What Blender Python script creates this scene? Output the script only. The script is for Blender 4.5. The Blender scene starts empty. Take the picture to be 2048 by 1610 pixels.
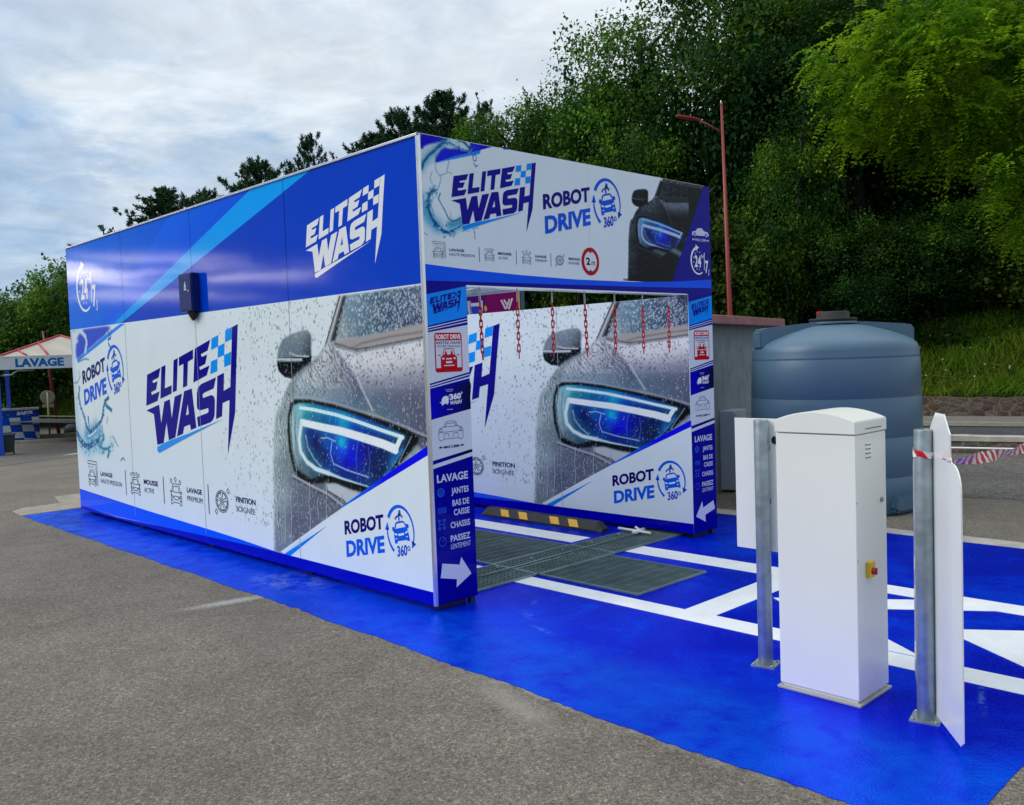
import bpy, bmesh, math, random
import numpy as np
from mathutils import Vector, Matrix
from mathutils.geometry import tessellate_polygon
S = bpy.context.scene
COL = S.collection
random.seed(7)
RNG = np.random.default_rng(11)

# ------------------------------------------------------------------ camera
def make_camera():
    yaw, pitch, roll = 0.7685, 0.0510, -0.0352
    f = Vector((math.sin(yaw)*math.cos(pitch), math.cos(yaw)*math.cos(pitch), -math.sin(pitch)))
    r = Vector((math.cos(yaw), -math.sin(yaw), 0))
    u = r.cross(f)
    c, s = math.cos(roll), math.sin(roll)
    r2 = c*r + s*u
    u2 = -s*r + c*u
    cd = bpy.data.cameras.new('camera')
    cam = bpy.data.objects.new('camera', cd)
    COL.objects.link(cam)
    m = Matrix((r2, u2, -f)).transposed().to_4x4()
    m.translation = Vector((-3.8884, -4.8503, 1.7625))
    cam.matrix_world = m
    cd.sensor_width = 36
    cd.lens = 36*1801.3/2048
    cd.clip_start = 0.05
    cd.clip_end = 3000
    S.camera = cam
make_camera()

# ------------------------------------------------------------------ sky, sun, exposure
SUN_AZ = math.radians(-52)      # measured from +Y towards +X
SUN_EL = math.radians(38)
def make_world():
    w = bpy.data.worlds.new('World')
    S.world = w
    w.use_nodes = True
    nt = w.node_tree
    N, Lk = nt.nodes, nt.links
    N.clear()
    out = N.new('ShaderNodeOutputWorld')
    bg = N.new('ShaderNodeBackground')
    bg.inputs['Strength'].default_value = 0.1
    Lk.new(bg.outputs[0], out.inputs[0])
    sky = N.new('ShaderNodeTexSky')
    sky.sky_type = 'NISHITA'
    sky.sun_disc = False
    sky.sun_elevation = SUN_EL
    sky.sun_rotation = SUN_AZ
    tc = N.new('ShaderNodeTexCoord')
    sep = N.new('ShaderNodeSeparateXYZ')
    Lk.new(tc.outputs['Generated'], sep.inputs[0])
    def math_(op, a, b=None, c=None):
        n = N.new('ShaderNodeMath'); n.operation = op
        for i, v in enumerate((a, b, c)):
            if v is None: continue
            if isinstance(v, (int, float)): n.inputs[i].default_value = v
            else: Lk.new(v, n.inputs[i])
        return n.outputs[0]
    def smooth(v, a, b):
        n = N.new('ShaderNodeMapRange'); n.interpolation_type = 'SMOOTHSTEP'
        Lk.new(v, n.inputs[0]); n.inputs[1].default_value = a; n.inputs[2].default_value = b
        return n.outputs[0]
    def noise(vec, scale, detail, rough, dist=0):
        n = N.new('ShaderNodeTexNoise')
        n.inputs['Scale'].default_value = scale; n.inputs['Detail'].default_value = detail
        n.inputs['Roughness'].default_value = rough; n.inputs['Distortion'].default_value = dist
        Lk.new(vec, n.inputs['Vector']); return n.outputs['Fac']
    def mix(fac, a, b):
        n = N.new('ShaderNodeMix'); n.data_type = 'RGBA'
        if isinstance(fac, float): n.inputs[0].default_value = fac
        else: Lk.new(fac, n.inputs[0])
        for i, v in ((6, a), (7, b)):
            if isinstance(v, tuple): n.inputs[i].default_value = v + (1,)
            else: Lk.new(v, n.inputs[i])
        return n.outputs[2]
    X, Y, Z = sep.outputs
    zz = math_('ADD', math_('MAXIMUM', Z, 0.0), 0.16)
    comb = N.new('ShaderNodeCombineXYZ')
    Lk.new(math_('DIVIDE', X, zz), comb.inputs[0]); Lk.new(math_('DIVIDE', Y, zz), comb.inputs[1])
    v = comb.outputs[0]
    n1 = noise(v, 0.75, 7, 0.56, 0.5)
    n2 = noise(v, 2.6, 6, 0.6, 0.3)
    n3 = noise(v, 0.28, 3, 0.5)
    base = math_('ADD', math_('MULTIPLY', n1, 0.62), math_('MULTIPLY', n2, 0.38))
    # brighter towards the upper right of the view, blue-grey low on the left
    az = math_('SUBTRACT', math_('MULTIPLY', X, 0.75), math_('MULTIPLY', Y, 0.35))
    lift = math_('ADD', math_('MULTIPLY', az, 0.42), math_('MULTIPLY', Z, 0.55))
    cov = math_('ADD', math_('ADD', base, lift), math_('MULTIPLY', math_('SUBTRACT', n3, 0.5), 0.5))
    m = smooth(cov, 0.36, 0.78)
    c1 = mix(m, (2.2, 3.6, 5.6), (6.4, 6.95, 7.35))
    # a few small holes of blue
    holes = math_('MULTIPLY', smooth(n2, 0.40, 0.27), smooth(n1, 0.52, 0.40))
    c1 = mix(math_('MULTIPLY', holes, 0.8), c1, (2.2, 3.7, 6.4))
    # thin bright streaks
    c1 = mix(math_('MULTIPLY', smooth(noise(v, 1.5, 9, 0.62, 0.8), 0.52, 0.70), 0.7), c1, (7.6, 8.1, 8.3))
    low = smooth(Z, 0.17, 0.02)
    c1 = mix(math_('MULTIPLY', low, 0.45), c1, (5.3, 6.4, 7.3))
    # band of open, glowing sky low in the west (behind and left of the bay)
    cw = N.new('ShaderNodeCombineXYZ')
    Lk.new(math_('MULTIPLY', X, 11.0), cw.inputs[0]); Lk.new(math_('MULTIPLY', Y, 11.0), cw.inputs[1]); Lk.new(math_('MULTIPLY', Z, 110.0), cw.inputs[2])
    wn = noise(cw.outputs[0], 0.6, 7, 0.62, 0.6)
    dark_w = math_('MULTIPLY', smooth(X, 0.0, -0.22), smooth(Z, -0.05, 0.0))
    dark_w = math_('MULTIPLY', dark_w, smooth(Z, 0.5, 0.25))
    c1 = mix(math_('MULTIPLY', dark_w, 0.9), c1, (1.0, 1.7, 2.9))
    band = math_('MULTIPLY', smooth(Z, 0.066, 0.084), smooth(Z, 0.124, 0.092))
    west = math_('MULTIPLY', math_('MULTIPLY', smooth(X, -0.10, -0.32), smooth(X, -0.60, -0.46)), smooth(wn, 0.44, 0.66))
    c1 = mix(math_('MULTIPLY', band, west), c1, (125.0, 112.0, 100.0))
    mott = noise(v, 6.5, 5, 0.55, 0.6)
    mv = N.new('ShaderNodeVectorMath'); mv.operation = 'SCALE'
    Lk.new(c1, mv.inputs[0]); Lk.new(math_('ADD', math_('MULTIPLY', smooth(mott, 0.30, 0.72), 0.16), 0.91), mv.inputs['Scale'])
    c1 = mv.outputs[0]
    # behind the camera the cloud deck is heavier
    back = smooth(Y, 0.1, -0.6)
    c1 = mix(math_('MULTIPLY', back, 0.35), c1, (4.4, 5.1, 5.9))
    # extra brightness added to the sky overhead, out of view, to light the scene
    zen = N.new('ShaderNodeVectorMath'); zen.operation = 'SCALE'
    Lk.new(c1, zen.inputs[0]); Lk.new(math_('ADD', math_('MULTIPLY', smooth(Z, 0.5, 0.95), 0.8), 1.0), zen.inputs['Scale'])
    fin = mix(0.90, sky.outputs[0], zen.outputs[0])
    Lk.new(fin, bg.inputs['Color'])
    sd = bpy.data.lights.new('sun', 'SUN')
    sd.energy = 1.5
    sd.angle = math.radians(40)
    sd.color = (1.0, 0.95, 0.88)
    so = bpy.data.objects.new('sun', sd)
    COL.objects.link(so)
    d = Vector((math.sin(SUN_AZ)*math.cos(SUN_EL), math.cos(SUN_AZ)*math.cos(SUN_EL), math.sin(SUN_EL)))
    so.rotation_euler = d.to_track_quat('Z', 'Y').to_euler()
    so.location = d*60
make_world()
S.view_settings.view_transform = 'Standard'
S.view_settings.look = 'None'
S.view_settings.gamma = 1
S.view_settings.exposure = 0.36

# ------------------------------------------------------------------ helpers
def lin(c):
    """sRGB 0-255 -> linear 0-1"""
    out = []
    for v in c[:3]:
        v = v/255.0
        out.append(v/12.92 if v <= 0.04045 else ((v+0.055)/1.055)**2.4)
    return tuple(out)

def lin_np(a):
    return np.where(a <= 0.04045, a/12.92, ((np.maximum(a, 0)+0.055)/1.055)**2.4)

def node_mat(name):
    m = bpy.data.materials.new(name)
    m.use_nodes = True
    nt = m.node_tree
    return m, nt, nt.nodes['Principled BSDF']

def mat(name, rgb, rough=0.5, metal=0.0, var=0.10, nscale=6.0, bump=0.0, bscale=60.0, spec=0.5, coat=0.0):
    """rgb linear. Slight procedural colour and roughness variation, optional fine bump."""
    m, nt, b = node_mat(name)
    N, Lk = nt.nodes, nt.links
    tc = N.new('ShaderNodeTexCoord')
    nz = N.new('ShaderNodeTexNoise')
    nz.inputs['Scale'].default_value = nscale
    nz.inputs['Detail'].default_value = 6
    Lk.new(tc.outputs['Object'], nz.inputs['Vector'])
    rp = N.new('ShaderNodeValToRGB')
    rp.color_ramp.elements[0].position = 0.3
    rp.color_ramp.elements[1].position = 0.7
    rp.color_ramp.elements[0].color = tuple(v*(1-var) for v in rgb) + (1,)
    rp.color_ramp.elements[1].color = tuple(min(1, v*(1+var)) for v in rgb) + (1,)
    Lk.new(nz.outputs['Fac'], rp.inputs['Fac'])
    Lk.new(rp.outputs['Color'], b.inputs['Base Color'])
    mr = N.new('ShaderNodeMapRange')
    mr.inputs['To Min'].default_value = max(0.03, rough*0.8)
    mr.inputs['To Max'].default_value = min(1, rough*1.2)
    Lk.new(nz.outputs['Fac'], mr.inputs['Value'])
    Lk.new(mr.outputs[0], b.inputs['Roughness'])
    b.inputs['Metallic'].default_value = metal
    b.inputs['Specular IOR Level'].default_value = spec
    b.inputs['Coat Weight'].default_value = coat
    if bump:
        n2 = N.new('ShaderNodeTexNoise')
        n2.inputs['Scale'].default_value = bscale
        n2.inputs['Detail'].default_value = 4
        Lk.new(tc.outputs['Object'], n2.inputs['Vector'])
        bp = N.new('ShaderNodeBump')
        bp.inputs['Strength'].default_value = bump
        bp.inputs['Distance'].default_value = 0.01
        Lk.new(n2.outputs['Fac'], bp.inputs['Height'])
        Lk.new(bp.outputs['Normal'], b.inputs['Normal'])
    return m

def print_mat(name, rough=0.075, coat=0.09, spec=0.09):
    """Glossy printed panel: colour comes from the print itself (stored on the mesh)."""
    m, nt, b = node_mat(name)
    N, Lk = nt.nodes, nt.links
    at = N.new('ShaderNodeAttribute'); at.attribute_name = 'ink'
    tc = N.new('ShaderNodeTexCoord')
    # faint scuffs
    nz = N.new('ShaderNodeTexNoise'); nz.inputs['Scale'].default_value = 3; nz.inputs['Detail'].default_value = 8
    Lk.new(tc.outputs['Object'], nz.inputs['Vector'])
    mr = N.new('ShaderNodeMapRange'); mr.inputs['To Min'].default_value = 0.93; mr.inputs['To Max'].default_value = 1.04
    Lk.new(nz.outputs['Fac'], mr.inputs['Value'])
    vm = N.new('ShaderNodeVectorMath'); vm.operation = 'SCALE'
    Lk.new(at.outputs['Color'], vm.inputs[0]); Lk.new(mr.outputs[0], vm.inputs['Scale'])
    Lk.new(vm.outputs[0], b.inputs['Base Color'])
    b.inputs['Roughness'].default_value = rough
    b.inputs['Specular IOR Level'].default_value = spec
    b.inputs['Coat Weight'].default_value = coat
    b.inputs['Coat Roughness'].default_value = 0.05
    n2 = N.new('ShaderNodeTexNoise'); n2.inputs['Scale'].default_value = 1.4; n2.inputs['Detail'].default_value = 3
    Lk.new(tc.outputs['Object'], n2.inputs['Vector'])
    bp = N.new('ShaderNodeBump'); bp.inputs['Strength'].default_value = 0.035; bp.inputs['Distance'].default_value = 0.03
    Lk.new(n2.outputs['Fac'], bp.inputs['Height'])
    Lk.new(bp.outputs['Normal'], b.inputs['Normal']); Lk.new(bp.outputs['Normal'], b.inputs['Coat Normal'])
    return m

def link(name, me, parent=None, loc=None):
    o = bpy.data.objects.new(name, me)
    COL.objects.link(o)
    if parent: o.parent = parent
    if loc is not None: o.location = loc
    return o

def tag(o, label, cat, group=None):
    o['label'] = label; o['category'] = cat
    if group: o['group'] = group
    return o

def empty(name, loc=(0, 0, 0), rz=0.0, label=None, cat=None, group=None):
    o = bpy.data.objects.new(name, None)
    COL.objects.link(o)
    o.empty_display_size = 0.2
    o.location = loc; o.rotation_euler = (0, 0, rz)
    if label: tag(o, label, cat, group)
    return o

def copy_tree(o, parent=None):
    c = o.copy(); COL.objects.link(c)
    if parent: c.parent = parent
    for ch in list(o.children): copy_tree(ch, c)
    return c

class MB:
    """collects primitives into one mesh"""
    def __init__(self): self.bm = bmesh.new()
    def _add(self, b2, mi, smooth):
        for f in b2.faces: f.material_index = mi; f.smooth = smooth
        me = bpy.data.meshes.new('tmp'); b2.to_mesh(me); b2.free()
        self.bm.from_mesh(me); bpy.data.meshes.remove(me)
    def box(self, x0, x1, y0, y1, z0, z1, mi=0, bev=0.0, M=None, seg=2):
        b = bmesh.new()
        bmesh.ops.create_cube(b, size=1)
        for v in b.verts:
            v.co = Vector(((x0+x1)/2+v.co.x*(x1-x0), (y0+y1)/2+v.co.y*(y1-y0), (z0+z1)/2+v.co.z*(z1-z0)))
        if bev: bmesh.ops.bevel(b, geom=b.edges[:], offset=bev, segments=seg, affect='EDGES', profile=0.6)
        if M: bmesh.ops.transform(b, matrix=M, verts=b.verts[:])
        self._add(b, mi, False); return self
    def prism(self, pts, h0, h1, mi=0, axis='z', bev=0.0, M=None):
        """polygon pts (a,b) extruded; axis z: (a,b)=(x,y); y: (x,z); x: (y,z)"""
        b = bmesh.new()
        def P(a, c, h): return {'z': (a, c, h), 'y': (a, h, c), 'x': (h, a, c)}[axis]
        v0 = [b.verts.new(P(a, c, h0)) for a, c in pts]; v1 = [b.verts.new(P(a, c, h1)) for a, c in pts]
        n = len(pts)
        b.faces.new(v0); b.faces.new(v1)
        for i in range(n): b.faces.new((v0[i], v0[(i+1) % n], v1[(i+1) % n], v1[i]))
        bmesh.ops.recalc_face_normals(b, faces=b.faces[:])
        if bev: bmesh.ops.bevel(b, geom=b.edges[:], offset=bev, segments=2, affect='EDGES')
        if M: bmesh.ops.transform(b, matrix=M, verts=b.verts[:])
        self._add(b, mi, False); return self
    def lathe(self, prof, c=(0, 0), seg=32, mi=0, smooth=True, M=None):
        """prof list of (r,z)"""
        b = bmesh.new(); rings = []
        for r, z in prof:
            if r < 1e-6: rings.append([b.verts.new((c[0], c[1], z))])
            else: rings.append([b.verts.new((c[0]+r*math.cos(2*math.pi*i/seg), c[1]+r*math.sin(2*math.pi*i/seg), z)) for i in range(seg)])
        for A, B in zip(rings, rings[1:]):
            for i in range(seg):
                j = (i+1) % seg
                q = [A[i % len(A)], A[j % len(A)], B[j % len(B)], B[i % len(B)]]
                q2 = []
                for v in q:
                    if v not in q2: q2.append(v)
                if len(q2) > 2:
                    try: b.faces.new(q2)
                    except ValueError: pass
        bmesh.ops.recalc_face_normals(b, faces=b.faces[:])
        if M: bmesh.ops.transform(b, matrix=M, verts=b.verts[:])
        self._add(b, mi, smooth); return self
    def tube(self, pts, r, seg=10, mi=0, closed=False, smooth=True, cap=True):
        """pts Vectors; r radius or list"""
        pts = [Vector(p) for p in pts]; n = len(pts); b = bmesh.new(); rings = []
        R = r if isinstance(r, (list, tuple)) else [r]*n
        up = None
        for i, p in enumerate(pts):
            if closed: d = pts[(i+1) % n]-pts[i-1]
            else: d = pts[min(i+1, n-1)]-pts[max(i-1, 0)]
            d.normalize()
            if up is None: up = d.orthogonal().normalized()
            s = (up-d*up.dot(d))
            s = s.normalized() if s.length > 1e-6 else d.orthogonal().normalized()
            up = s; t = d.cross(s)
            rings.append([b.verts.new(p+(s*math.cos(2*math.pi*k/seg)+t*math.sin(2*math.pi*k/seg))*R[i]) for k in range(seg)])
        pairs = list(zip(rings, rings[1:]))+([(rings[-1], rings[0])] if closed else [])
        for A, B in pairs:
            for k in range(seg): b.faces.new((A[k], A[(k+1) % seg], B[(k+1) % seg], B[k]))
        if not closed and cap: b.faces.new(rings[0]); b.faces.new(rings[-1])
        bmesh.ops.recalc_face_normals(b, faces=b.faces[:])
        self._add(b, mi, smooth); return self
    def sheet(self, grid, mi=0, smooth=False):
        """grid: rows of points"""
        b = bmesh.new(); V = [[b.verts.new(p) for p in row] for row in grid]
        for A, B in zip(V, V[1:]):
            for i in range(len(A)-1): b.faces.new((A[i], A[i+1], B[i+1], B[i]))
        self._add(b, mi, smooth); return self
    def build(self, name, mats, parent=None, loc=None):
        me = bpy.data.meshes.new(name); self.bm.to_mesh(me); self.bm.free()
        for m in (mats if isinstance(mats, (list, tuple)) else [mats]): me.materials.append(m)
        return link(name, me, parent, loc)

def structure(o):
    o['kind'] = 'structure'; return o

# ------------------------------------------------------------------ printed graphics
TEXT_CACHE = {}
def text_shape(s, bold, spacing=1.0):
    """glyph outlines of a line of text as (verts, faces), scaled to 0..1 in both directions (caps height)"""
    k = (s, bold, spacing)
    if k in TEXT_CACHE: return TEXT_CACHE[k]
    cu = bpy.data.curves.new('t', 'FONT'); cu.body = s; cu.offset = bold; cu.resolution_u = 3; cu.space_character = spacing
    o = bpy.data.objects.new('t', cu); COL.objects.link(o)
    dg = bpy.context.evaluated_depsgraph_get(); dg.update()
    me = bpy.data.meshes.new_from_object(o.evaluated_get(dg))
    v = np.array([p.co[:2] for p in me.vertices]); f = [tuple(p.vertices) for p in me.polygons]
    bpy.data.objects.remove(o); bpy.data.curves.remove(cu); bpy.data.meshes.remove(me)
    x0, x1 = v[:, 0].min(), v[:, 0].max()
    y0 = -bold; y1 = 0.70+bold
    v = np.stack([(v[:, 0]-x0)/(x1-x0), (v[:, 1]-y0)/(y1-y0)], 1)
    TEXT_CACHE[k] = (v, f); return v, f

class Print:
    """flat printed sheet in (u,v) with layers; colours are sRGB 0-255"""
    def __init__(self, clip=None): self.v = []; self.f = []; self.c = []; self.n = 0; self.clip = clip
    def raw(self, pts, faces, col, lay):
        k = self.n
        self.v += [(float(a), float(b), lay) for a, b in pts]
        self.c += [col]*len(pts) if not isinstance(col, list) else col
        self.f += [tuple(i+k for i in q) for q in faces]; self.n += len(pts)
    def poly(self, pts, col, lay=1, holes=()):
        loops = [[Vector((a, b, 0)) for a, b in pts]]+[[Vector((a, b, 0)) for a, b in h] for h in holes]
        tris = tessellate_polygon(loops)
        flat = [p for l in ([pts]+list(holes)) for p in l]
        self.raw(flat, tris, col, lay)
    def rect(self, u0, u1, v0, v1, col, lay=1): self.raw([(u0, v0), (u1, v0), (u1, v1), (u0, v1)], [(0, 1, 2, 3)], col, lay)
    def quad(self, pts, cols, lay=1): self.raw(pts, [(0, 1, 2, 3)], list(cols), lay)
    def stroke(self, pts, w, col, lay=1, w1=None, closed=False):
        n = len(pts); P = [Vector(p) for p in pts]; a = []; b = []
        for i in range(n):
            d = (P[(i+1) % n]-P[i-1]) if closed else (P[min(i+1, n-1)]-P[max(i-1, 0)])
            if d.length < 1e-9: d = Vector((1, 0))
            d.normalize(); s = Vector((-d.y, d.x)); ww = w if w1 is None else w+(w1-w)*i/(n-1)
            a.append(P[i]+s*ww/2); b.append(P[i]-s*ww/2)
        m = n if closed else n-1
        self.raw([tuple(p) for p in a]+[tuple(p) for p in b], [(i, (i+1) % n, n+(i+1) % n, n+i) for i in range(m)], col, lay)
    def segs(self, pts, w, col, lay=1, closed=False):
        for i in range(len(pts)-(0 if closed else 1)):
            self.stroke([pts[i], pts[(i+1) % len(pts)]], w, col, lay)
    def disc(self, cu, cv, ru, rv, col, lay=1, n=24): self.poly([(cu+ru*math.cos(2*math.pi*i/n), cv+rv*math.sin(2*math.pi*i/n)) for i in range(n)], col, lay)
    def arc(self, cu, cv, ru, rv, a0, a1, w, col, lay=1, n=28, w1=None):
        self.stroke([(cu+ru*math.cos(math.radians(a0+(a1-a0)*i/n)), cv+rv*math.sin(math.radians(a0+(a1-a0)*i/n))) for i in range(n+1)], w, col, lay, w1)
    def text(self, s, u, v, w, h, col, lay=1, bold=0.02, shear=0.0, spacing=1.0, italic=0.0):
        tv, tf = text_shape(s, bold, spacing)
        self.raw([(u+a*w+b*h*italic, v+b*h+shear*a*w) for a, b in tv], tf, col, lay)
    def raster(self, us, vs, img, lay=1):
        """img[j,i,3] sRGB 0..1 at grid (vs[j],us[i])"""
        nu, nv = len(us), len(vs)
        pts = [(u, v) for v in vs for u in us]
        faces = [(j*nu+i, j*nu+i+1, (j+1)*nu+i+1, (j+1)*nu+i) for j in range(nv-1) for i in range(nu-1)]
        self.raw(pts, faces, [tuple(c) for c in (img.reshape(-1, 3)*255)], lay)
    def build(self, name, fn, m, parent, extra=None):
        """fn(u,v,lay)->xyz"""
        me = bpy.data.meshes.new(name)
        me.from_pydata([fn(*p) for p in self.v], [], self.f)
        col = lin_np(np.array([c[:3] for c in self.c], dtype=float)/255.0)
        at = me.color_attributes.new('ink', 'FLOAT_COLOR', 'POINT')
        at.data.foreach_set('color', np.concatenate([col, np.ones((len(col), 1))], 1).astype(np.float32).ravel())
        me.materials.append(m)
        return link(name, me, parent)

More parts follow.
